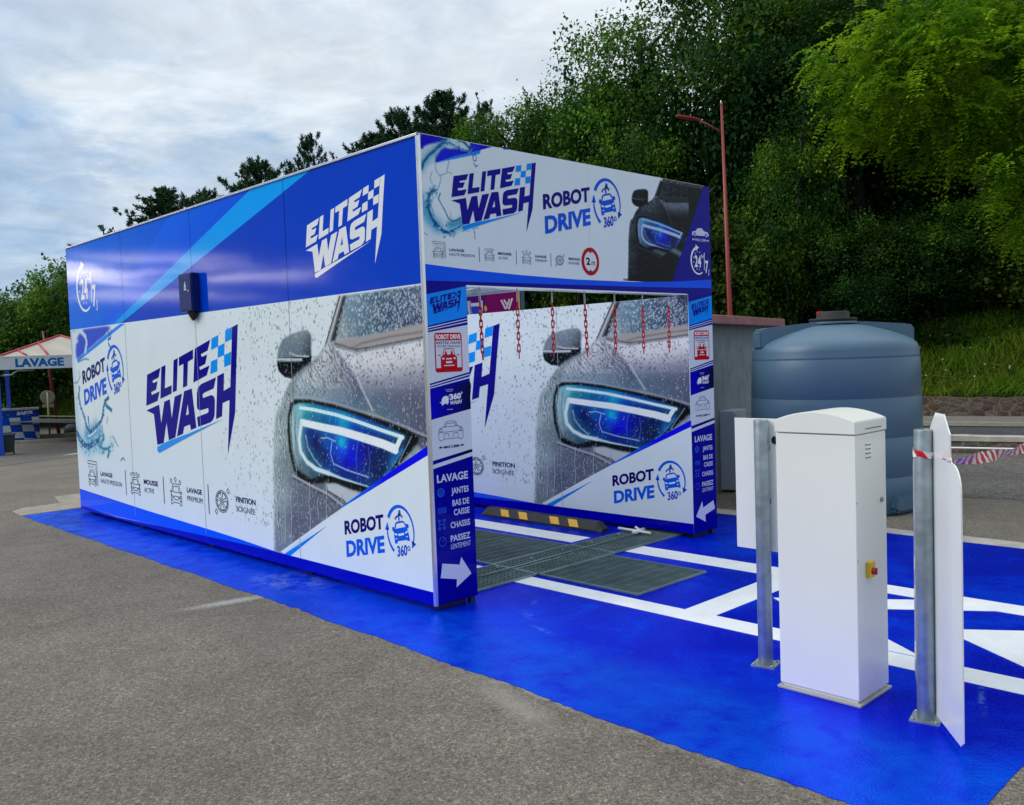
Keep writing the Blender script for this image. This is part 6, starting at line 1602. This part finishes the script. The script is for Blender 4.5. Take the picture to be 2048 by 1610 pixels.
def pine_mesh(name, seed, m, tiers=24, width=.42, gap=.15, up_=.45):
    """unit pine crown, height 1 (z 0..1): whorls of rising branches with brushes of needles"""
    r = np.random.default_rng(seed); P = []; Nn = []; U = []; cl = []; ln = []
    def brush(c, d, s, k):
        o = d+r.normal(size=(k, 3))*.55; o /= np.linalg.norm(o, axis=1, keepdims=True)
        P.append(c+d*s*r.uniform(-.5, .6, (k, 1))+o*s*.45); U.append(o); Nn.append(r.normal(size=(k, 3))); t = r.random()
        cl.append((np.array((.007, .032, .014))*(1-t)+np.array((.026, .078, .024))*t)*r.uniform(.8, 1.25, (k, 1))); ln.append(s*r.uniform(.7, 1.15, k))
    for i in range(tiers):
        z = .05+.93*i/(tiers-1); prof = width*min(1, (1-z)/.55)**.80*(.8+.2*math.sin(i*1.7+seed))+.015
        for b_ in range(r.integers(5, 8)):
            if r.random() < gap: continue
            a = r.uniform(0, 2*math.pi); L0 = prof*r.uniform(.5, 1.2); h = np.array([math.cos(a), math.sin(a), 0.])
            n = max(2, int(L0/.028))
            for j in range(n):
                t = (j+1)/n
                if t < .25 and L0 > .1: continue
                p = np.array([0, 0, z])+h*L0*t+np.array([0, 0, L0*(up_*t*t-.12*t)])
                for q in range(2):
                    side = np.array([-h[1], h[0], 0])*r.normal()*.9; d = h*.55+side*.6+np.array([0, 0, .45+.5*t]); d /= np.linalg.norm(d)
                    brush(p+d*r.uniform(.0, .03)+r.normal(size=3)*.008, d, r.uniform(.022, .036), 26)
    for j in range(5): brush(np.array([0, 0, .95+.018*j]), np.array([0, 0, 1.]), .03, 22)
    P = np.concatenate(P); n = len(P); Nn = np.concatenate(Nn); Nn /= np.linalg.norm(Nn, axis=1, keepdims=True)
    return cards(name, P, Nn, np.concatenate(U), np.concatenate(ln), np.full(n, .0062), np.concatenate(cl), m, .1)

M_LEAF = leaf_mat('leaf_green', .30)
M_ACAC = leaf_mat('acacia_leaf', .45)
M_NEED = leaf_mat('pine_needles', .12)
M_BARK = mat('bark', (.030, .026, .021), .9, 0, .35, 9, .6, 18)
def trunk_mesh(name, seed, h, r0, limbs=5, spread=.36, lean=.0):
    r = random.Random(seed); m = MB()
    pts = [Vector((lean*t*h+.05*h*math.sin(t*2.2+seed)*.4, .04*h*math.sin(t*3+seed*2)*.5, h*t)) for t in [k/9 for k in range(10)]]
    m.tube(pts, [r0*(1.25 if k == 0 else 1)*(1-.085*k) for k in range(10)], 9)
    for i in range(limbs):
        t = .32+.6*i/limbs; p = pts[int(t*9)]; a = r.uniform(0, 6.28); L0 = h*spread*r.uniform(.45, .8)*(1.15-t*.5)
        q = [p+Vector((math.cos(a)*L0*s, math.sin(a)*L0*s, L0*(.75*s+.25*s*s)))+Vector((r.uniform(-.04, .04)*h*s, r.uniform(-.04, .04)*h*s, 0)) for s in (0, .25, .5, .75, 1)]
        m.tube(q, [r0*.42*(1-.18*k) for k in range(5)], 6)
    o = m.build(name, M_BARK); me = o.data; bpy.data.objects.remove(o); return me

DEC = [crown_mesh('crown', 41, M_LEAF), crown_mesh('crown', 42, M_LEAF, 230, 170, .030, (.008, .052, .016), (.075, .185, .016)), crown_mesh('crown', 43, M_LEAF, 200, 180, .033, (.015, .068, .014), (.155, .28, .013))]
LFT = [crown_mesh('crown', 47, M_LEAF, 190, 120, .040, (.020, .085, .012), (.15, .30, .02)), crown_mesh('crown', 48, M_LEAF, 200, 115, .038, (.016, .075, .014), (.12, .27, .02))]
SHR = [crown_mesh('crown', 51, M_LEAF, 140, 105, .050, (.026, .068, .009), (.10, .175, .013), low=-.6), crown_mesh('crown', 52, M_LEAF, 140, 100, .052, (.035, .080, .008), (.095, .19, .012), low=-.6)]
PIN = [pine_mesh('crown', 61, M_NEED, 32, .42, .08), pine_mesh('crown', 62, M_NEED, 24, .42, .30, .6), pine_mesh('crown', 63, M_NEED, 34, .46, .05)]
ACA = [acacia_mesh('crown', 71, M_ACAC, 260, 11), acacia_mesh('crown', 72, M_ACAC, 170, 11)]
TRK = [trunk_mesh('trunk', 1, 1, .030), trunk_mesh('trunk', 2, 1, .034, 6, .38, .06), trunk_mesh('trunk', 3, 1, .026, 5, .34, -.05)]
PTK = trunk_mesh('trunk', 5, 1, .018, 9, .25)

def tree(name, x, y, top, rad, kind, k, label, group=None, low=.18, sq=1.0, rz=None, off=None):
    z = zh(x, y)-.05; h = top-z
    o = empty(name, (x, y, z), 0, label, 'tree' if 'shrub' not in name else 'shrub', group)
    rz = random.uniform(0, 6.28) if rz is None else rz
    if kind == 'pine':
        t = link('trunk', PTK, o); t.scale = (h*.9, h*.9, h*.95)
        c = link('crown', PIN[k], o, (0, 0, h*low)); c.scale = (rad/.42, rad/.42, h*(1-low)); c.rotation_euler = (0, 0, rz)
    else:
        t = link('trunk', TRK[k % 3], o); t.scale = (h*.8, h*.8, h*.85); t.rotation_euler = (0, 0, rz)
        cz = (h*low+h)/2; hz = (h-h*low)/2
        src = {'dec': DEC, 'shrub': SHR, 'aca': ACA, 'left': LFT}[kind][k]
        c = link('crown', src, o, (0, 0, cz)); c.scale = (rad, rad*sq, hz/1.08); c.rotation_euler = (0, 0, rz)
        if off:
            c.location = (off[0], off[1], off[2]-z)
            b_ = MB().tube([Vector((0, 0, h*.35)), Vector((off[0]*.45, off[1]*.45, (h*.35+off[2]-z)*.55)), Vector((off[0], off[1], off[2]-z))], [.09, .06, .02], 7).build('branch', M_BARK, o)
    return o
G1 = 'trees on the wooded slope'
dt = 'deciduous_tree'
tree(dt, 8.4, 39.9, 5.9, 2.6, 'left', 0, 'bushy mid-green tree behind the wash canopy, leftmost in the photo', G1, .02)
tree(dt, 9.6, 39.3, 6.6, 2.7, 'left', 1, 'rounded green tree behind the wash canopy roof, second from the left', G1, .02)
tree(dt, 10.3, 37.0, 7.6, 2.5, 'left', 0, 'taller green tree just left of the blue upper panel', G1, .02)
tree(dt, 6.4, 40.4, 4.9, 2.6, 'left', 1, 'low tree at the left edge of the photo behind the blue canopy post', G1, .0)
tree(dt, 11.3, 34.9, 8.1, 1.5, 'left', 0, 'thin-topped tree just showing over the far end of the upper panel', G1, .15)
tree('pine_tree', 12.9, 33.7, 9.3, 3.2, 'pine', 2, 'broad dark pine low over the left half of the upper panel', 'pines above the bay', .2)
tree('pine_tree', 13.9, 31.9, 9.1, 2.6, 'pine', 0, 'dark pine beside the broad one, over the clock end of the panel', 'pines above the bay', .2)
tree('pine_tree', 13.7, 26.9, 9.45, 2.9, 'pine', 0, 'conical dark pine standing alone over the light blue diagonal band', 'pines above the bay', .25)
tree('pine_tree', 15.29, 25.62, 10.3, 2.0, 'pine', 1, 'slim open-branched pine, the thinnest of the pines over the panel', 'pines above the bay', .25)
tree('pine_tree', 16.1, 22.9, 9.95, 2.4, 'pine', 2, 'stubby dark pine just left of the tall corner of the bay', 'pines above the bay', .25)
tree('pine_tree', 18.0, 23.6, 11.3, 2.5, 'pine', 0, 'tall dark pine whose tip rises just above the bay corner', 'pines above the bay', .25)
tree('pine_tree', 20.6, 24.1, 12.5, 3.3, 'pine', 2, 'large dense dark pine behind the corner of the header', 'pines above the bay', .2)
tree('pine_tree', 21.6, 22.4, 11.9, 1.7, 'pine', 1, 'thin spindly pine between the dense pine and the leafy trees', 'pines above the bay', .25)
tree(dt, 13.4, 30.3, 8.5, 2.0, 'left', 1, 'olive-green tree between the pines low over the middle of the upper panel', G1, .1)
tree(dt, 13.1, 31.9, 8.7, 1.8, 'left', 1, 'bushy green tree filling the gap between the broad pine and its neighbour', G1, .1)
tree(dt, 11.7, 33.8, 8.4, 1.7, 'left', 0, 'green tree at the left foot of the broad dark pine over the upper panel', G1, .1)
tree(dt, 12.3, 32.6, 8.3, 1.9, 'left', 0, 'small green tree in front of the broad dark pine', G1, .1)
tree(dt, 20.3, 19.2, 12.0, 2.9, 'dec', 0, 'leafy tree over the left end of the white header', G1, .1)
tree(dt, 20.4, 17.4, 12.0, 2.6, 'dec', 2, 'brownish green tree behind the header logo', G1, .1)
tree(dt, 20.6, 15.6, 12.3, 2.9, 'dec', 1, 'tree with pointed leader shoots over the middle of the header', G1, .1)
tree(dt, 18.4, 19.8, 8.8, 2.4, 'dec', 1, 'lower tree filling the gap below the pines over the header', G1, .0)
tree(dt, 20.0, 13.3, 13.6, 3.2, 'dec', 0, 'tall dark tree whose left side meets the sky above the header', G1, .08)
tree(dt, 20.9, 10.4, 15.2, 3.6, 'dec', 1, 'tallest dark tree behind the red lamp post', G1, .06)
tree(dt, 23.5, 9.6, 15.9, 3.4, 'dec', 2, 'dark tree right of the lamp post reaching the top of the photo', G1, .06)
tree(dt, 24.6, 7.4, 15.6, 3.4, 'dec', 0, 'dark tree behind the left edge of the bright acacia', G1, .05)
tree(dt, 26.1, 5.4, 14.8, 3.5, 'dec', 1, 'dark tree hidden mostly behind the bright acacia crown', G1, .05)
tree(dt, 25.2, 2.2, 13.9, 3.2, 'dec', 2, 'dark tree at the right edge of the photo behind the acacias', G1, .05)
tree('young_tree', 17.2, 13.6, 8.3, 1.9, 'shrub', 1, 'light yellow-green young tree peeping over the middle of the header', G1, .05)
tree('young_tree', 18.2, 12.3, 9.4, 2.2, 'dec', 0, 'mid-height dark tree behind the round arrow emblem of the header', G1, .0)
tree('young_tree', 17.7, 9.7, 7.3, 2.1, 'shrub', 0, 'leafy young tree behind the printed dark car on the header', G1, .0)
tree('young_tree', 18.7, 7.5, 8.6, 1.6, 'dec', 2, 'slender young tree just right of the lamp post', G1, .12)
tree('shrub', 18.4, 8.4, 6.3, 2.0, 'shrub', 0, 'dark bushy shrub at the foot of the lamp post trees', G1, .0)
tree('shrub', 19.6, 5.6, 5.6, 1.9, 'dec', 1, 'dark spreading shrub above the water tank', G1, .0)
tree('shrub', 21.2, 4.3, 5.9, 1.9, 'dec', 0, 'dark shrub at the top of the grassy bank under the acacia', G1, .0)
tree('shrub', 21.4, 2.1, 5.9, 1.8, 'shrub', 0, 'dark green shrub on the bank at the right edge of the photo', G1, .0)
tree('acacia_tree', 19.2, -.6, 10.3, 2.75, 'aca', 0, 'bright yellow-green feathery acacia filling the upper right corner', 'acacias', .40, .95, .4, (-3.9, 2.75, 7.0))
tree('acacia_tree', 19.6, -2.2, 7.2, 2.0, 'aca', 1, 'lower bright feathery acacia hanging in at the right edge, under the big one', 'acacias', .32, 1.0, 2.0, (-4.0, 2.2, 4.55))
tree('acacia_tree', 21.0, -1.2, 11.5, 2.3, 'aca', 1, 'feathery acacia in the very corner behind the big one, partly out of frame', 'acacias', .4, 1.0, 3.6, (-3.6, 1.9, 8.9))
tree(dt, 22.6, 6.3, 10.4, 2.8, 'dec', 1, 'dark tree between the lamp post trees and the acacia, above the tank lid', G1, .0)
tree(dt, 23.4, 3.9, 9.6, 2.8, 'dec', 0, 'dark tree directly behind the lower acacia', G1, .0)
tree(dt, 20.6, 6.6, 12.2, 3.3, 'dec', 1, 'dark tree whose high crown overhangs the shrubs above the tank', G1, .36)
tree(dt, 21.6, 3.6, 11.6, 3.2, 'dec', 0, 'dark high-crowned tree overhanging the bank behind the acacias', G1, .36)
tree(dt, 22.2, 8.8, 10.5, 2.8, 'dec', 2, 'dark tree filling the wood just right of the lamp post', G1, .0)

# dense undergrowth that closes the wood behind the bank
def scatter(name, n, seed, s_rng, t_rng, h_rng, size, base, hi, m, label, cat, up_bias=.6, aspect=.65, clump=False):
    r = np.random.default_rng(seed); s = r.uniform(*s_rng, n); t = r.uniform(*t_rng, n)
    if clump:
        cs = r.uniform(*s_rng, n//160+1); ct = r.uniform(*t_rng, n//160+1); k = r.integers(0, len(cs), n)
        s = np.clip(cs[k]+r.normal(size=n)*.45, *s_rng); t = ct[k]+r.normal(size=n)*.5
        hgt = np.abs(r.normal(size=n))*.45*(h_rng[1]-h_rng[0])+h_rng[0]; hgt *= (.5+r.random(len(cs)))[k]
    else: hgt = r.uniform(*h_rng, n)
    x = H0[0]+HN[0]*s+HE[0]*t; y = H0[1]+HN[1]*s+HE[1]*t
    z = np.array([zh(a, b) for a, b in zip(x, y)])+hgt
    P = np.stack([x, y, z], 1); N_ = r.normal(size=(n, 3))+np.array([-.6, -.3, up_bias]); N_ /= np.linalg.norm(N_, axis=1, keepdims=True)
    tn = r.random((n, 1))**1.5; c = np.array(base)*(1-tn)+np.array(hi)*tn
    ln = size*r.uniform(.6, 1.4, n); U = r.normal(size=(n, 3))+np.array([0, 0, .5])
    me = cards(name, P, N_, U, ln, ln*aspect, c, m); o = link(name, me); o['kind'] = 'stuff'; o['label'] = label; o['category'] = cat; return o
scatter('undergrowth', 52000, 81, (3.0, 10.5), (-24, 6), (.1, 3.4), .17, (.008, .026, .008), (.024, .060, .010), M_LEAF, 'dense dark undergrowth closing the wooded slope', 'undergrowth', clump=True)
scatter('weeds', 11000, 83, (1.9, 5.5), (-9, 6), (.05, .75), .13, (.010, .045, .008), (.045, .12, .010), M_LEAF, 'dark leafy weeds growing through the upper part of the grassy bank', 'weeds', clump=True)
# grass on the bank
def grass(name, n, seed, s_rng, t_rng, label):
    r = np.random.default_rng(seed); s = s_rng[0]+(s_rng[1]-s_rng[0])*r.random(n)**1.1; t = r.uniform(*t_rng, n)
    x = H0[0]+HN[0]*s+HE[0]*t; y = H0[1]+HN[1]*s+HE[1]*t; z = np.array([zh(a, b) for a, b in zip(x, y)])
    ln = r.uniform(.14, .50, n)*(.7+.6*np.sin(x*2.1+y*1.3)**2); U = np.array([-.25, -.1, 1.0])+r.normal(size=(n, 3))*.35; U /= np.linalg.norm(U, axis=1, keepdims=True)
    N_ = np.array([-.9, -.35, .2])+r.normal(size=(n, 3))*.5; N_ /= np.linalg.norm(N_, axis=1, keepdims=True)
    patch = (.5+.5*np.sin(x*1.7+np.sin(y*2.3)*2))[:, None]; q = r.random((n, 1))
    c = np.array((.055, .16, .007))*(1-q)+np.array((.14, .25, .012))*q; c = c*(1-.55*patch)+np.array((.20, .19, .02))*.55*patch*q+c*.2*patch
    P = np.stack([x, y, z], 1)+U*ln[:, None]*.45
    me = cards(name, P, N_, U, ln, np.full(n, .020), c, M_LEAF, .05); o = link(name, me); o['kind'] = 'stuff'; o['label'] = label; o['category'] = 'grass'
grass('grass', 42000, 91, (.34, 6.5), (-7, 6), 'long green and yellowish grass on the bank above the stone wall')
grass('grass', 9000, 92, (.34, 3.5), (-38, -24), 'grass at the foot of the trees behind the canopy')
def flowers(n, seed):
    r = np.random.default_rng(seed); s = r.uniform(.5, 4.5, n); t = r.uniform(-6, 5.5, n)
    x = H0[0]+HN[0]*s+HE[0]*t; y = H0[1]+HN[1]*s+HE[1]*t; z = np.array([zh(a, b) for a, b in zip(x, y)])+r.uniform(.22, .40, n)
    N_ = r.normal(size=(n, 3))*.3+np.array([-.5, -.2, .8]); N_ /= np.linalg.norm(N_, axis=1, keepdims=True)
    me = cards('wild_flowers', np.stack([x, y, z], 1), N_, r.normal(size=(n, 3)), np.full(n, .055), np.full(n, .05), np.tile(np.array([[.62, .64, .52]]), (n, 1)), M_LEAF, .1)
    o = link('wild_flowers', me); o['kind'] = 'stuff'; o['label'] = 'small white flower heads scattered in the bank grass'; o['category'] = 'flowers'
flowers(170, 95)

# ------------------------------------------------------------------ purple kiosk seen between the chains
ko = empty('purple_kiosk', (13.03, 12.18, -.15), math.radians(-44), 'purple and magenta kiosk with a white stripe mark and a blue picture on its front', 'kiosk')
MB().box(-4.6, 0, 0, 2.6, 0, 3.75).build('wall', mat('kiosk_purple_side', (.12, .0, .12), .4, 0, .05), ko)
MB().box(0, .10, -.03, .10, 0, 3.8).build('corner_post', mat('kiosk_teal', (.02, .09, .13), .4), ko)
P = Print(); P.quad([(-4.6, .05), (-.06, .05), (-.06, 3.72), (-4.6, 3.72)], [(60, 8, 105), (140, 0, 88), (130, 0, 92), (55, 10, 110)], 0)
P.quad([(-4.6, .05), (-.88, .05), (-.95, 3.72), (-4.6, 3.72)], [(18, 12, 90), (84, 6, 108), (80, 6, 112), (18, 12, 90)], .5)
P.rect(-.06, -.03, .05, 3.72, (240, 190, 60), 1)
ky = lambda px, pz: (-.06-(1158-px)/1048*1.38, 3.47-(pz-215)/410*.54)
for a in (((800, 250), (850, 340), (890, 445), (930, 445)), ): pass
for pts in ([(810, 255), (895, 440)], [(865, 250), (920, 345)], [(980, 240), (905, 430)], [(1035, 225), (955, 445)]): P.stroke([ky(*p) for p in pts], .046, (214, 205, 222), 2)
P.stroke([ky(*p) for p in ((150, 250), (150, 430), (170, 520), (220, 580), (300, 595), (370, 570), (405, 500), (415, 420), (415, 250))], .055, (200, 190, 215), 2)
P.stroke([ky(*p) for p in ((190, 250), (190, 430), (215, 510), (280, 545), (340, 530), (370, 470), (375, 250))], .022, (150, 160, 215), 2)
P.poly([ky(*p) for p in ((200, 380), (205, 500), (280, 540), (340, 520), (365, 450), (365, 370))], (20, 70, 190), 1.5)
P.poly([ky(*p) for p in ((190, 300), (375, 290), (372, 360), (195, 365))], (210, 205, 225), 1.6)
P.poly([ky(*p) for p in ((465, 380), (485, 345), (515, 395), (520, 440), (490, 480), (470, 450))], (225, 160, 30), 2)
P.poly([ky(*p) for p in ((140, 690), (150, 590), (175, 650), (210, 680), (215, 620), (240, 690))], (215, 130, 40), 2)
P.stroke([ky(*p) for p in ((485, 500), (490, 600), (480, 690))], .026, (180, 150, 190), 2); P.disc(*ky(590, 600), .055, .055, (30, 10, 110), 2, 16)
P.build('printed_skin', lambda u, v, l: (u, -.001-l*.0006, v), M_PRINT, ko)
# pale house high behind the acacia
ho = empty('house', (38.6, 7.6, 9.0), math.radians(-55), 'pale grey house wall glimpsed between branches at the right edge', 'house')
M_HOUSE = mat('house_render', (.42, .42, .40), .8, 0, .1)
MB().box(-4, 4, 0, 6, -1.5, 3.6).build('wall', M_HOUSE, ho)
MB().prism([(-4.3, 3.6), (4.3, 3.6), (0, 6.0)], -.3, 6.3, axis='y').build('roof', mat('slate', (.10, .10, .11), .6, 0, .2), ho)
wd_ = MB().box(-1.9, -.7, -.04, .02, .9, 2.3).build('window', mat('window_glass', (.03, .04, .05), .08), ho)
MB().box(-1.98, -.62, -.06, .0, .80, .90).build('sill', M_WHITEP, wd_)
